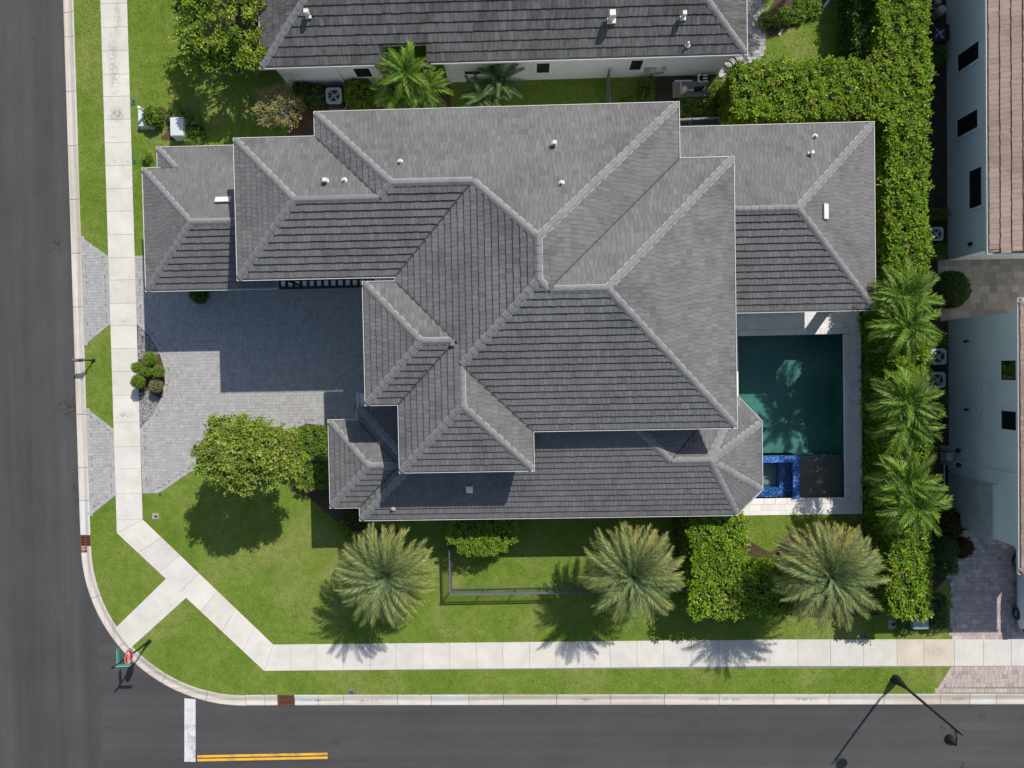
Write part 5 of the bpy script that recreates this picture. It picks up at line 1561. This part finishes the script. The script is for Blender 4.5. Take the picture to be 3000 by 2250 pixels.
# ---- grass blades over the lawns
def grass_blades(n, seed):
    rg_ = np.random.default_rng(seed)
    x = rg_.uniform(-25.1, 28.5, n); y = rg_.uniform(-19.2, 22.5, n)
    ok = inside_np(lawn_outer, x, y)
    bad = [DRIVE, BED, POOL, offset_poly(UP, .5), offset_poly(LS, .5), [(6.7, 2.6), (18.55, 2.6), (18.55, 12), (6.7, 12)], [(9, -8.5), (18.55, -8.5), (18.55, 3), (9, 3)], GW,
           [(-13, 16.05), (10.8, 16.05), (10.8, 40), (-13, 40)], [(18.5, -13.3), (23.2, -13), (23.2, 30), (18.5, 30)], [(22.5, -30), (60, -30), (60, 40), (22.5, 40)],
           [(XL, 40), (XL, -8.94), DD, (40, ysw(40) - 1.51), (40, ysw(40)), DB, DA, (XR, 40)], SP, TP, NAP, [(-4.1, 12.2), (-4.1, 16), (-13, 16), (-13, 12.2)], [(6.9, 12.4), (12, 12.4), (11, 16), (6.9, 16)]]
    for nm in ("driveway_apron_upper", "driveway_apron_lower"):
        me = bpy.data.objects[nm].data; bad.append([(v.co.x, v.co.y) for v in me.vertices])
    for b in bad: ok &= ~inside_np(b, x, y)
    x, y = x[ok], y[ok]; n = len(x)
    az = rg_.uniform(0, 6.283, n); h = rg_.uniform(.03, .07, n); w = rg_.uniform(.012, .022, n); ln = rg_.uniform(.02, .07, n)
    dx, dy = np.cos(az), np.sin(az); z = np.full(n, Z_LAWN - .005)
    V = np.stack([np.stack([x - dy * w, y + dx * w, z], 1), np.stack([x + dy * w, y - dx * w, z], 1), np.stack([x + dx * ln, y + dy * ln, z + h], 1)], 1).reshape(-1, 3)
    me = bpy.data.meshes.new("grass"); me.from_pydata(V.tolist(), [], np.arange(n * 3).reshape(-1, 3).tolist())
    tone = (1 + .25 * bumpy(x * .33, y * .33))[:, None]
    pal = np.array([(.125, .18, .035), (.175, .21, .058), (.10, .155, .025), (.24, .235, .09)])
    set_cols(me, pal[rg_.integers(0, 4, n)] * tone * rg_.uniform(.75, 1.25, (n, 1)))
    o = mesh_obj("grass", me, 'blade'); o["kind"] = "stuff"
    return tag(o, "short mown green grass covering the lawns", "grass")
grass_blades(330000, 3)

# ================================================================== STREET FURNITURE
# stop sign with two street-name blades
sx, sy = (-21.93, -15.19)
st = empty("stop_sign", (sx, sy, Z_LAWN), "red octagonal stop sign with green street-name blades on a black post at the corner", "stop sign")
m = MB()
m.lathe([(.11, 0), (.11, .12), (.085, .16), (.07, .55), (.085, .6), (.05, .68), (.045, 3.45), (.05, 3.5), (.065, 3.56), (.05, 3.64), (.02, 3.72), (.012, 3.86)], (sx, sy, Z_LAWN), 12)
m.build("post", 'dark_metal', st, smooth=False)
fx = sx + .09                                                    # face of the plate looks east
zc, ro = 2.38, .41
def octo(r): return [(r * math.cos(R(22.5 + 45 * i)), r * math.sin(R(22.5 + 45 * i))) for i in range(8)]
def plate(name, r, x0, x1, mat):
    m = MB(); o = octo(r); n = 8
    p = [(x1, sy + a, zc + b) for a, b in o] + [(x0, sy + a, zc + b) for a, b in o]
    m.add(p, [tuple(range(8)), tuple(reversed(range(8, 16)))] + [(i, 8 + i, 8 + (i + 1) % 8, (i + 1) % 8) for i in range(8)])
    return m.build(name, mat, st)
plate("back_panel", ro + .045, fx - .02, fx - .005, 'dark_metal'); plate("white_border", ro, fx - .005, fx, 'sign_white'); plate("red_face", ro - .028, fx, fx + .004, 'sign_red')
tc = bpy.data.curves.new("lettering", 'FONT'); tc.body = "STOP"; tc.align_x = 'CENTER'; tc.align_y = 'CENTER'; tc.size = .27; tc.extrude = .002; tc.offset = .006
tob = bpy.data.objects.new("lettering_tmp", tc); COL.objects.link(tob)
dg = bpy.context.evaluated_depsgraph_get(); dg.update()
tme = bpy.data.meshes.new_from_object(tob.evaluated_get(dg)); bpy.data.objects.remove(tob)
tme.materials.clear(); set_cols(tme, [(1, 1, 1)] * len(tme.polygons))
let = mesh_obj("lettering", tme, 'sign_white', st)
let.matrix_basis = Matrix.Translation((fx + .009, sy, zc)) @ Matrix(((0, 0, 1, 0), (.95, 0, 0, 0), (0, 1.25, 0, 0), (0, 0, 0, 1)))
for ax, z in (('y', 3.22), ('x', 3.45)):
    m = MB()
    if ax == 'y': m.box(sx - .012, sy + .02, z - .11, sx + .012, sy + .80, z + .11)
    else: m.box(sx + .02, sy - .012, z - .11, sx + .80, sy + .012, z + .11)
    b = m.build("street_name_blade", 'sign_green', st)
    m = MB()
    if ax == 'y': m.box(sx - .006, sy + .05, z + .111, sx + .006, sy + .77, z + .116)
    else: m.box(sx + .05, sy - .006, z + .111, sx + .77, sy + .006, z + .116)
    m.build("edge_glint", 'cabinet_pale', b)  # pale strip painted on as the highlight along the blade's top

# street lamp
lx, ly = (20.28, -17.77)
lp = empty("street_lamp", (lx, ly, Z_LAWN), "tall black street lamp with hanging bell head at the lower right", "street lamp")
m = MB()
m.lathe([(.26, 0), (.26, .15), (.22, .2), (.2, .5), (.14, .8), (.11, .95), (.12, 1.0), (.075, 1.1), (.065, 3.5), (.055, 5.75), (.07, 5.8), (.04, 5.86), (.03, 6.1), (.005, 6.2)], (lx, ly, Z_LAWN), 14)
m.build("pole", 'dark_metal', lp)
m = MB()
m.tube([(lx, ly, 5.62), (lx, ly - .30, 5.78), (lx, ly - .75, 5.72)], [.04, .035, .03], 8); m.tube([(lx, ly, 5.25), (lx, ly - .3, 5.55), (lx, ly - .45, 5.75)], [.02, .018, .018], 6)
m.build("arm", 'dark_metal', lp)
m = MB(); m.lathe([(.02, .36), (.05, .34), (.05, .22), (.11, .18), (.15, .05), (.26, -.08), (.27, -.16), (.24, -.17), (.1, -.2)], (lx, ly - .75, 5.33), 18); lh = m.build("lamp_head", 'dark_metal', lp, smooth=True)

# mailbox on its post by the west kerb
mx, my = (-24.66, 0.94)
mb_ = empty("mailbox", (mx, my, Z_LAWN), "black mailbox on a slim post beside the west kerb", "mailbox")
m = MB(); m.lathe([(.10, 0), (.10, .1), (.05, .16), (.038, .3), (.038, 1.28), (.05, 1.32), (.01, 1.38)], (mx, my, Z_LAWN), 10); m.build("post", 'dark_metal', mb_)
m = MB(); m.box(mx - .40, my - .03, 1.02, mx + .12, my + .03, 1.07); m.tube([(mx, my, .72), (mx - .3, my, 1.02)], [.016, .016], 6); m.build("arm", 'dark_metal', mb_)
m = MB(); n = 8
prof = [(-.09, 0), (.09, 0), (.09, .12)] + [(.09 * math.cos(math.pi * i / n), .12 + .09 * math.sin(math.pi * i / n)) for i in range(1, n)] + [(-.09, .12)]
pa = [(mx - .50, my + a, 1.07 + b) for a, b in prof]; pb = [(mx + .03, my + a, 1.07 + b) for a, b in prof]; k = len(prof)
m.add(pa + pb, [tuple(range(k)), tuple(reversed(range(k, 2 * k)))] + [(i, k + i, k + (i + 1) % k, (i + 1) % k) for i in range(k)])
bxm = m.build("box", 'fence_paint', mb_)
m = MB(); m.box(mx - .515, my - .08, 1.08, mx - .502, my + .08, 1.24); m.build("door", 'dark_metal', bxm)

# ---- picket fences of dark aluminium
def fence(label, pts, h, spacing, group="dark metal fences"):
    root = empty("fence", (*pts[0], Z_LAWN), label, "fence", group)
    post_me = MB(); post_me.bevel_box(-.028, -.028, 0, .028, .028, h + .05, .01); post_me = post_me.mesh("post")
    pick_me = MB(); pick_me.box(-.010, -.010, .05, .010, .010, h - .02); pick_me = pick_me.mesh("picket")
    for (ax, ay), (bx2, by2) in zip(pts[:-1], pts[1:]):
        d = Vector((bx2 - ax, by2 - ay)); L_ = d.length; d /= L_; ang = math.atan2(d.y, d.x)
        for z in (.14, h - .16, h):
            m = MB(); m.box(0, -.022 - (.008 if z == h else 0), z - .02, L_, .022 + (.008 if z == h else 0), z + .02)
            o = m.build("rail", 'fence_paint', root); o.matrix_basis = Matrix.Translation((ax, ay, Z_LAWN)) @ Matrix.Rotation(ang, 4, 'Z')
        np_ = max(1, round(L_ / 1.85))
        for i in range(np_ + 1):
            o = mesh_obj("post", post_me, 'fence_paint', root); o.location = (ax + d.x * L_ * i / np_, ay + d.y * L_ * i / np_, Z_LAWN); o.rotation_euler = (0, 0, ang)
        n_ = int(L_ / spacing)
        for i in range(1, n_):
            o = mesh_obj("picket", pick_me, 'fence_paint', root); o.location = (ax + d.x * spacing * i, ay + d.y * spacing * i, Z_LAWN); o.rotation_euler = (0, 0, ang)
    return root
fc = (-4.49, -12.35)
fence("low dark picket fence turning a corner on the south lawn", [(fc[0], (-4.49, -9.87)[1]), fc, (8.4, fc[1] + .08)], 1.2, .115)
f2 = (8.54, 13.22)
fence("dark picket fence between the house and the top right hedge", [(7.0, f2[1]), (11.2, f2[1] + .1)], 1.2, .115)
f3 = (4.67, 15.76)
fence("dark picket fence across the side yard by the top neighbour", [(f3[0], 15.95), (f3[0], 12.0)], 1.35, .115)

# ---- air conditioners
def ac_unit(label, p, s, h, dark=False, group="outdoor air conditioners"):
    root = empty("air_conditioner", (*p, Z_LAWN), label, "air conditioner", group, world_built=False)
    hs = s / 2; c = .09
    ring = [(-hs + c, -hs), (hs - c, -hs), (hs, -hs + c), (hs, hs - c), (hs - c, hs), (-hs + c, hs), (-hs, hs - c), (-hs, -hs + c)]
    m = MB(); m.prism([(x * 1.12, y * 1.12) for x, y in ring], 0, .06); m.build("pad", 'copper_pad', root)
    m = MB(); m.prism(ring, .06, h - .09); m.build("coil", 'dark_coil', root)
    n = 32; m = MB(); rr = hs * .74
    outer = []
    for i in range(n):
        a = 2 * math.pi * i / n; ca, sa = math.cos(a), math.sin(a)
        t = 1 / max(abs(ca), abs(sa)); t = min(t, 1.27)
        outer.append((hs * ca * t * 1.02, hs * sa * t * 1.02))
    inner = [(rr * math.cos(2 * math.pi * i / n), rr * math.sin(2 * math.pi * i / n)) for i in range(n)]
    V = [(x, y, h) for x, y in outer] + [(x, y, h) for x, y in inner] + [(x, y, h - .1) for x, y in outer] + [(x, y, h - .16) for x, y in inner]
    F = [(i, (i + 1) % n, n + (i + 1) % n, n + i) for i in range(n)] + [(2 * n + i, 2 * n + (i + 1) % n, (i + 1) % n, i) for i in range(n)] + [(n + i, n + (i + 1) % n, 3 * n + (i + 1) % n, 3 * n + i) for i in range(n)]
    m.add(V, F); m.build("top_panel", 'dark_metal' if dark else 'ac_metal', root)
    m = MB(); m.lathe([(.08, -.02), (.08, .01), (.05, .02)], (0, 0, h), 12)
    m.build("fan_hub", 'ac_metal', root)
    for i in range(4):
        a = i * math.pi / 2 + .4; m = MB()
        pts = [(.07, -.04, -.09), (rr * .92, -.11, -.12), (rr * .92, .13, -.07), (.07, .05, -.06)]
        m.poly([(x * math.cos(a) - y * math.sin(a), x * math.sin(a) + y * math.cos(a), h + z) for x, y, z in pts]); m.build("fan_blade", 'ac_metal', root)
    for i in range(10):
        a = i * math.pi * 2 / 10; m = MB()
        m.tube([(.07 * math.cos(a), .07 * math.sin(a), h + .012), (rr * math.cos(a), rr * math.sin(a), h + .004)], [.006, .006], 4); m.build("guard_wire", 'ac_metal', root)
    return root
ac_unit("air conditioner beside the top neighbour's wall", (-10.34, 15.15), .86, .9)
ac_unit("single air conditioner between two small hedges on the right", (22.19, 6.85), .72, .9)
ac_unit("upper of the two air conditioners side by side on the right", (22.26, 0.23), .85, .9)
ac_unit("lower of the two air conditioners side by side on the right", (22.19, -1.04), .85, .9)
ac_unit("dark shaded air conditioner in the upper right corner", (22.52, 17.63), .95, .8, True)

# ---- utility cabinets and boxes
def cabinet(name, label, a, b, h, mat, cat, group=None):
    x0_, x1_ = sorted((a[0], b[0])); y0_, y1_ = sorted((a[1], b[1]))
    root = empty(name, ((x0_ + x1_) / 2, (y0_ + y1_) / 2, Z_LAWN), label, cat, group)
    m = MB(); m.box(x0_ - .06, y0_ - .06, Z_LAWN - .02, x1_ + .06, y1_ + .06, Z_LAWN + .06); m.build("pad", 'concrete', root)
    m = MB(); m.bevel_box(x0_, y0_, Z_LAWN + .06, x1_, y1_, h, .03); m.build("body", mat, root)
    m = MB(); m.box(x0_ - .012, y0_ + (y1_ - y0_) * .42, h + .001, x1_ + .012, y0_ + (y1_ - y0_) * .44, h + .008); m.build("lid_seam", mat, root)
    return root
cabinet("utility_cabinet", "pale grey utility cabinet in the planting bed above the garage", (-19.52, 13.24), (-18.81, 14.26), .85, 'cabinet_pale', "utility cabinet")
cabinet("utility_pedestal", "pale blue utility pedestal half hidden by a round shrub", (-21.52, 13.95), (-20.78, 14.89), .45, 'cabinet_pale', "utility cabinet")
cabinet("utility_cabinet", "green utility cabinet between low hedges at the lower right", (20.85, -14.69), (21.69, -13.76), .9, 'cabinet_green', "utility cabinet")
q = (-21.03, 14.71)
m = MB(); m.lathe([(.06, 0), (.06, 1.0), (.085, 1.0), (.085, 1.14), (.05, 1.17)], (q[0], q[1], Z_LAWN), 12); tag(m.build("marker_post", 'pvc'), "white marker post standing beside the pale blue pedestal", "post")
def ground_box(label, q, lx_, ly_, mat, lid='pit'):
    root = empty("valve_box", (*q, Z_LAWN), label, "valve box", "utility boxes set in the grass")
    m = MB(); m.bevel_box(q[0] - lx_ / 2, q[1] - ly_ / 2, Z_LAWN - .05, q[0] + lx_ / 2, q[1] + ly_ / 2, Z_LAWN + .035, .015); m.build("lid", mat, root)
    m = MB(); m.box(q[0] - lx_ * .1, q[1] - ly_ * .18, Z_LAWN + .036, q[0] + lx_ * .32, q[1] + ly_ * .12, Z_LAWN + .042); m.build("cover_plate", lid, root)
ground_box("small green valve box at the sidewalk edge above the pedestal", (-21.93, 15.45), .22, .32, 'teal_plastic')
ground_box("small green valve box at the sidewalk edge by the garage", (-21.99, 12.13), .2, .3, 'teal_plastic')
ground_box("grey concrete meter box below the driveway curve", (-21.38, -8.01), .38, .36, 'copper_pad')
ground_box("tiny green valve cap at the driveway's lower edge", (-21.07, -6.78), .15, .15, 'teal_plastic')
ground_box("dark valve box at the kerb below the first palm", (-10.40, -18.24), .34, .24, 'fence_paint')
ground_box("green valve box at the sidewalk below the rightmost palm", (18.55, -15.33), .24, .28, 'teal_plastic')
ground_box("brown valve box under the rightmost hedge end", (20.11, -14.66), .42, .5, 'copper_pad')

# ---- pool pump and filter of the top neighbour
pr = empty("pool_pump", (*(9.19, 15.34), Z_LAWN), "pool pump and round filter with white pipes on a tan pad", "pool pump")
a, b = (8.31, 14.85), (10.34, 15.72)
m = MB(); m.bevel_box(a[0], a[1], Z_LAWN - .03, b[0], b[1], Z_LAWN + .06, .02); m.build("pad", 'copper_pad', pr)
q = (8.84, 15.11)
m = MB(); m.lathe([(.19, .1), (.2, .3), (.2, .6), (.17, .68), (.1, .7)], (q[0], q[1], 0), 18); fl = m.build("filter_tank", 'tan_plastic', pr, smooth=False)
m = MB(); m.lathe([(.15, .69), (.15, .74), (.05, .76)], (q[0], q[1], 0), 16); m.build("lid", 'vent_cream', fl)
def pvc_run(pts, r=.045):
    m = MB()
    for i in range(len(pts) - 1): m.tube([pts[i], pts[i + 1]], [r, r], 8)
    m.build("pipe", 'pvc', pr)
def p3(t, z): return (t[0], t[1], z)
pvc_run([p3((8.39, 15.69), .3), p3((9.35, 15.68), .3)]); pvc_run([p3((8.72, 15.68), .3), p3((8.72, 15.22), .3), p3((8.93, 15.20), .3)])
pvc_run([p3((9.06, 15.17), .3), p3((9.41, 15.16), .3)]); pvc_run([p3((9.78, 15.91), .5), p3((9.65, 15.90), .5), p3((9.65, 15.55), .5), p3((9.80, 15.53), .5)])
pvc_run([p3((9.91, 15.89), .5), p3((10.14, 15.88), .5)]); pvc_run([p3((9.91, 15.72), .5), p3((10.12, 15.72), .5)]); pvc_run([p3((9.91, 15.55), .5), p3((10.14, 15.56), .5)])
pvc_run([p3((9.90, 15.16), .35), p3((10.03, 15.19), .35), p3((10.05, 15.31), .35)]); pvc_run([p3((10.31, 15.42), .2), p3((10.21, 15.28), .2)])
q = (9.63, 15.20)
m = MB(); m.tube([(q[0] - .15, q[1], .3), (q[0] + .35, q[1] + .05, .3)], [.13, .11], 12); m.lathe([(.1, .2), (.1, .45), (.06, .47)], (q[0], q[1], 0), 12); m.build("pump_motor", 'dark_metal', pr)
# meter boxes on the top neighbour's wall
for (x, z), w, h_, mt in (((7.04, 1.15), .32, .42, 'tan_plastic'), ((7.61, 1.26), .2, .26, 'tan_plastic'), ((6.73, 1.17), .26, .34, 'ac_metal')):
    m = MB(); m.box(x - w / 2, 15.9, z - h_ / 2, x + w / 2, 16.046, z + h_ / 2); m.build("meter_box", mt, north)
m = MB(); xz = (7.12, 0.70); m.tube([(xz[0], 15.98, xz[1]), (xz[0] - .1, 15.98, .1)], [.025, .025], 6); m.tube([(xz[0] + .1, 15.98, xz[1]), (xz[0] + .6, 15.98, xz[1] + .05)], [.02, .02], 6); m.build("conduit", 'dark_metal', north)
# garden hose on the side path
hs_ = empty("garden_hose", (*(11.63, 16.42), Z_SLAB), "dark coiled garden hose on the side path", "garden hose")
m = MB()
for (cx, cy), r, k in (((11.47, 16.71), .38, 3), ((11.75, 16.22), .26, 3), ((11.31, 16.49), .3, 2)):
    for j in range(k):
        rr = r * (1 - .07 * j); ox, oy = random.uniform(-.06, .06), random.uniform(-.06, .06)
        m.tube([(cx + ox + rr * math.cos(t * .2618), cy + oy + rr * .9 * math.sin(t * .2618), Z_SLAB + .02 + .022 * j) for t in range(25)], [.014] * 25, 5, caps=False)
m.build("coil", 'rubber', hs_)

# ---- water tanks and pool gear by the right wall
wt = empty("water_softener", (*(23.09, -5.18), Z_LAWN), "two tan tanks with black heads beside the tall right house", "water tanks")
for (x, y) in ((22.90, -4.82), (22.93, -5.60)):
    m = MB(); m.lathe([(.14, 0), (.15, .05), (.15, 1.25), (.11, 1.36), (.07, 1.4)], (x, y, Z_LAWN), 16); tk = m.build("tank", 'tan_plastic', wt, smooth=False)
    m = MB(); m.lathe([(.09, 1.4), (.13, 1.42), (.13, 1.56), (.08, 1.6)], (x, y, Z_LAWN), 12); m.build("valve_head", 'rubber', tk)
x, y = (22.96, -5.25); m = MB(); m.bevel_box(x - .15, y - .22, Z_LAWN, x + .2, y + .22, .8, .03); m.build("brine_box", 'white_board', wt)
m = MB(); pz = (23.24, -5.96); m.tube([(23.15, pz[1], .3), (23.15, pz[1] + .9, 1.5), (23.15, pz[1] + .9, 1.9)], [.025] * 3, 6); m.tube([(22.95, -5.6, .25), (22.95, -8.0, .25)], [.03, .03], 6); m.build("pipe", 'pvc', wt)
pg = empty("pool_heater", (*(23.11, 19.43), Z_LAWN), "pool gear with pale tank and pipes in the upper right corner", "pool pump")
q = (22.68, 18.92); m = MB(); m.lathe([(.24, 0), (.25, .6), (.2, .75), (.08, .8)], (q[0], q[1], Z_LAWN), 16); m.build("tank", 'tan_plastic', pg)
m = MB(); m.tube([p3((22.35, 19.26), .2), p3((22.67, 19.26), .2)], [.045] * 2, 8); m.tube([p3((23.30, 19.46), .8), p3((23.55, 19.47), .8), p3((23.58, 19.80), .8)], [.045] * 3, 8); m.tube([p3((22.38, 18.89), .2), p3((22.60, 18.88), .2)], [.045] * 2, 8); m.build("pipe", 'pvc', pg)
a, b = (22.35, 19.27), (22.67, 20.01); m = MB(); m.bevel_box(a[0], a[1], Z_LAWN, b[0], b[1], .75, .03); m.build("heater_box", 'ac_metal', pg)
# loose boards in the top right bed
for (a, b), lab in ((((16.62, 19.53), (17.00, 20.06)), "pale plank lying across the top right planting bed"), (((14.16, 18.12), (14.42, 18.46)), "small tan plank lying by the top right lawn")):
    m = MB(); d = Vector((b[0] - a[0], b[1] - a[1])); nn = Vector((-d.y, d.x)).normalized() * .07
    m.prism([(a[0] - nn.x, a[1] - nn.y), (b[0] - nn.x, b[1] - nn.y), (b[0] + nn.x, b[1] + nn.y), (a[0] + nn.x, a[1] + nn.y)][::-1] if d.cross(nn) < 0 else [(a[0] + nn.x, a[1] + nn.y), (a[0] - nn.x, a[1] - nn.y), (b[0] - nn.x, b[1] - nn.y), (b[0] + nn.x, b[1] + nn.y)], Z_LAWN, .16)
    tag(m.build("plank", 'white_board'), lab, "plank")

# ---- parked car, nose towards the house
cx0, cy0 = (26.85, -14.02)[0] + .78, (26.93, -14.02)[1]
car = empty("parked_car", (cx0 + .1, cy0 + 1.4, Z_SLAB), "white car parked on the brown driveway at the right edge", "car")
ry = cy0 - .85                                                   # rear bumper
LEN, HW = 4.75, .93
secs = []                                                        # (y from rear, half width at sill, half width at belt, belt z, roof half width, roof z)
S_ = [(0.0, .70, .72, .82, .60, .86), (.12, .84, .86, .92, .64, .98), (.45, .90, .93, .98, .64, 1.46), (1.0, .91, .94, .99, .66, 1.58), (2.0, .91, .94, .98, .68, 1.61), (2.9, .91, .94, .96, .66, 1.52), (3.55, .91, .93, .95, .66, 1.05), (4.2, .89, .90, .88, .62, .93), (4.6, .82, .82, .74, .55, .80), (4.75, .70, .70, .62, .48, .66)]
m = MB(); V = []
for y, ws, wb, zb, wr, zr in S_:
    half = [(ws * .9, .24), (ws, .42), (wb, zb * .72), (wb * .985, zb), (wr * 1.06, (zb + zr * 2) / 3 + .04), (wr, zr - .03), (wr * .55, zr)]
    V += [(cx0 + a, ry + y, Z_SLAB + z) for a, z in half] + [(cx0 - a, ry + y, Z_SLAB + z) for a, z in reversed(half)]
k = 14; F = []
for i in range(len(S_) - 1):
    for j in range(k - 1):
        F.append((i * k + j, i * k + j + 1, (i + 1) * k + j + 1, (i + 1) * k + j))
F += [tuple(range(k)), tuple((len(S_) - 1) * k + j for j in reversed(range(k)))]
m.add(V, F)
body = m.build("body", 'car_paint', car, smooth=True)
import bmesh as _bm
bmm = _bm.new(); bmm.from_mesh(body.data); _bm.ops.recalc_face_normals(bmm, faces=bmm.faces); bmm.to_mesh(body.data); bmm.free()
def car_pane(name, pts, mat='glass'):
    m = MB(); m.poly(pts); m.build(name, mat, body)
for s in (-1, 1):
    for ya_, yb2 in ((.62, 1.5), (1.58, 2.55), (2.62, 3.2)):
        car_pane("side_window", [(cx0 + s * .945, ry + ya_, Z_SLAB + 1.03), (cx0 + s * .945, ry + yb2, Z_SLAB + 1.01), (cx0 + s * .735, ry + (yb2 - .1 if yb2 < 3 else yb2 - .45), Z_SLAB + 1.44), (cx0 + s * .735, ry + ya_ + (.12 if ya_ < 1 else 0), Z_SLAB + 1.44)][::s])
    m = MB(); m.box(cx0 + s * .96 - .1, ry + 3.02, Z_SLAB + .98, cx0 + s * .96 + .1, ry + 3.16, Z_SLAB + 1.12); m.build("mirror", 'car_paint', car)
    m = MB(); m.box(cx0 + s * .76 - .13, ry + .02, Z_SLAB + .78, cx0 + s * .76 + .13, ry + .16, Z_SLAB + .98); m.build("tail_light", 'tail_light', car)
    for wy_ in (.85, 3.75):
        m = MB(); xo = cx0 + s * .80
        def ringx(r, x): return [(x, ry + wy_ + r * math.cos(2 * math.pi * i / 20), Z_SLAB + .345 + r * math.sin(2 * math.pi * i / 20)) for i in range(20)]
        V = ringx(.345, xo - s * .1) + ringx(.345, xo + s * .13) + ringx(.24, xo + s * .15)
        m.add(V, [(i, (i + 1) % 20, 20 + (i + 1) % 20, 20 + i) for i in range(20)] + [(20 + i, 20 + (i + 1) % 20, 40 + (i + 1) % 20, 40 + i) for i in range(20)])
        w = m.build("wheel", 'rubber', car)
        m = MB(); V = ringx(.235, xo + s * .12); m.add(V, [tuple(range(20))]); rim = m.build("rim", 'dark_coil', w)
        m = MB()
        for i in range(8):
            a = i * math.pi / 4; m.tube([(xo + s * .14, ry + wy_ + .03 * math.cos(a), Z_SLAB + .345 + .03 * math.sin(a)), (xo + s * .145, ry + wy_ + .23 * math.cos(a), Z_SLAB + .345 + .23 * math.sin(a))], [.022, .016], 4)
        m.build("spokes", 'rim_metal', w)
car_pane("rear_window", [(cx0 - .62, ry + .2, Z_SLAB + 1.08), (cx0 + .62, ry + .2, Z_SLAB + 1.08), (cx0 + .6, ry + .42, Z_SLAB + 1.44), (cx0 - .6, ry + .42, Z_SLAB + 1.44)])
car_pane("windscreen", [(cx0 + .64, ry + 3.58, Z_SLAB + 1.07), (cx0 - .64, ry + 3.58, Z_SLAB + 1.07), (cx0 - .62, ry + 2.98, Z_SLAB + 1.5), (cx0 + .62, ry + 2.98, Z_SLAB + 1.5)])
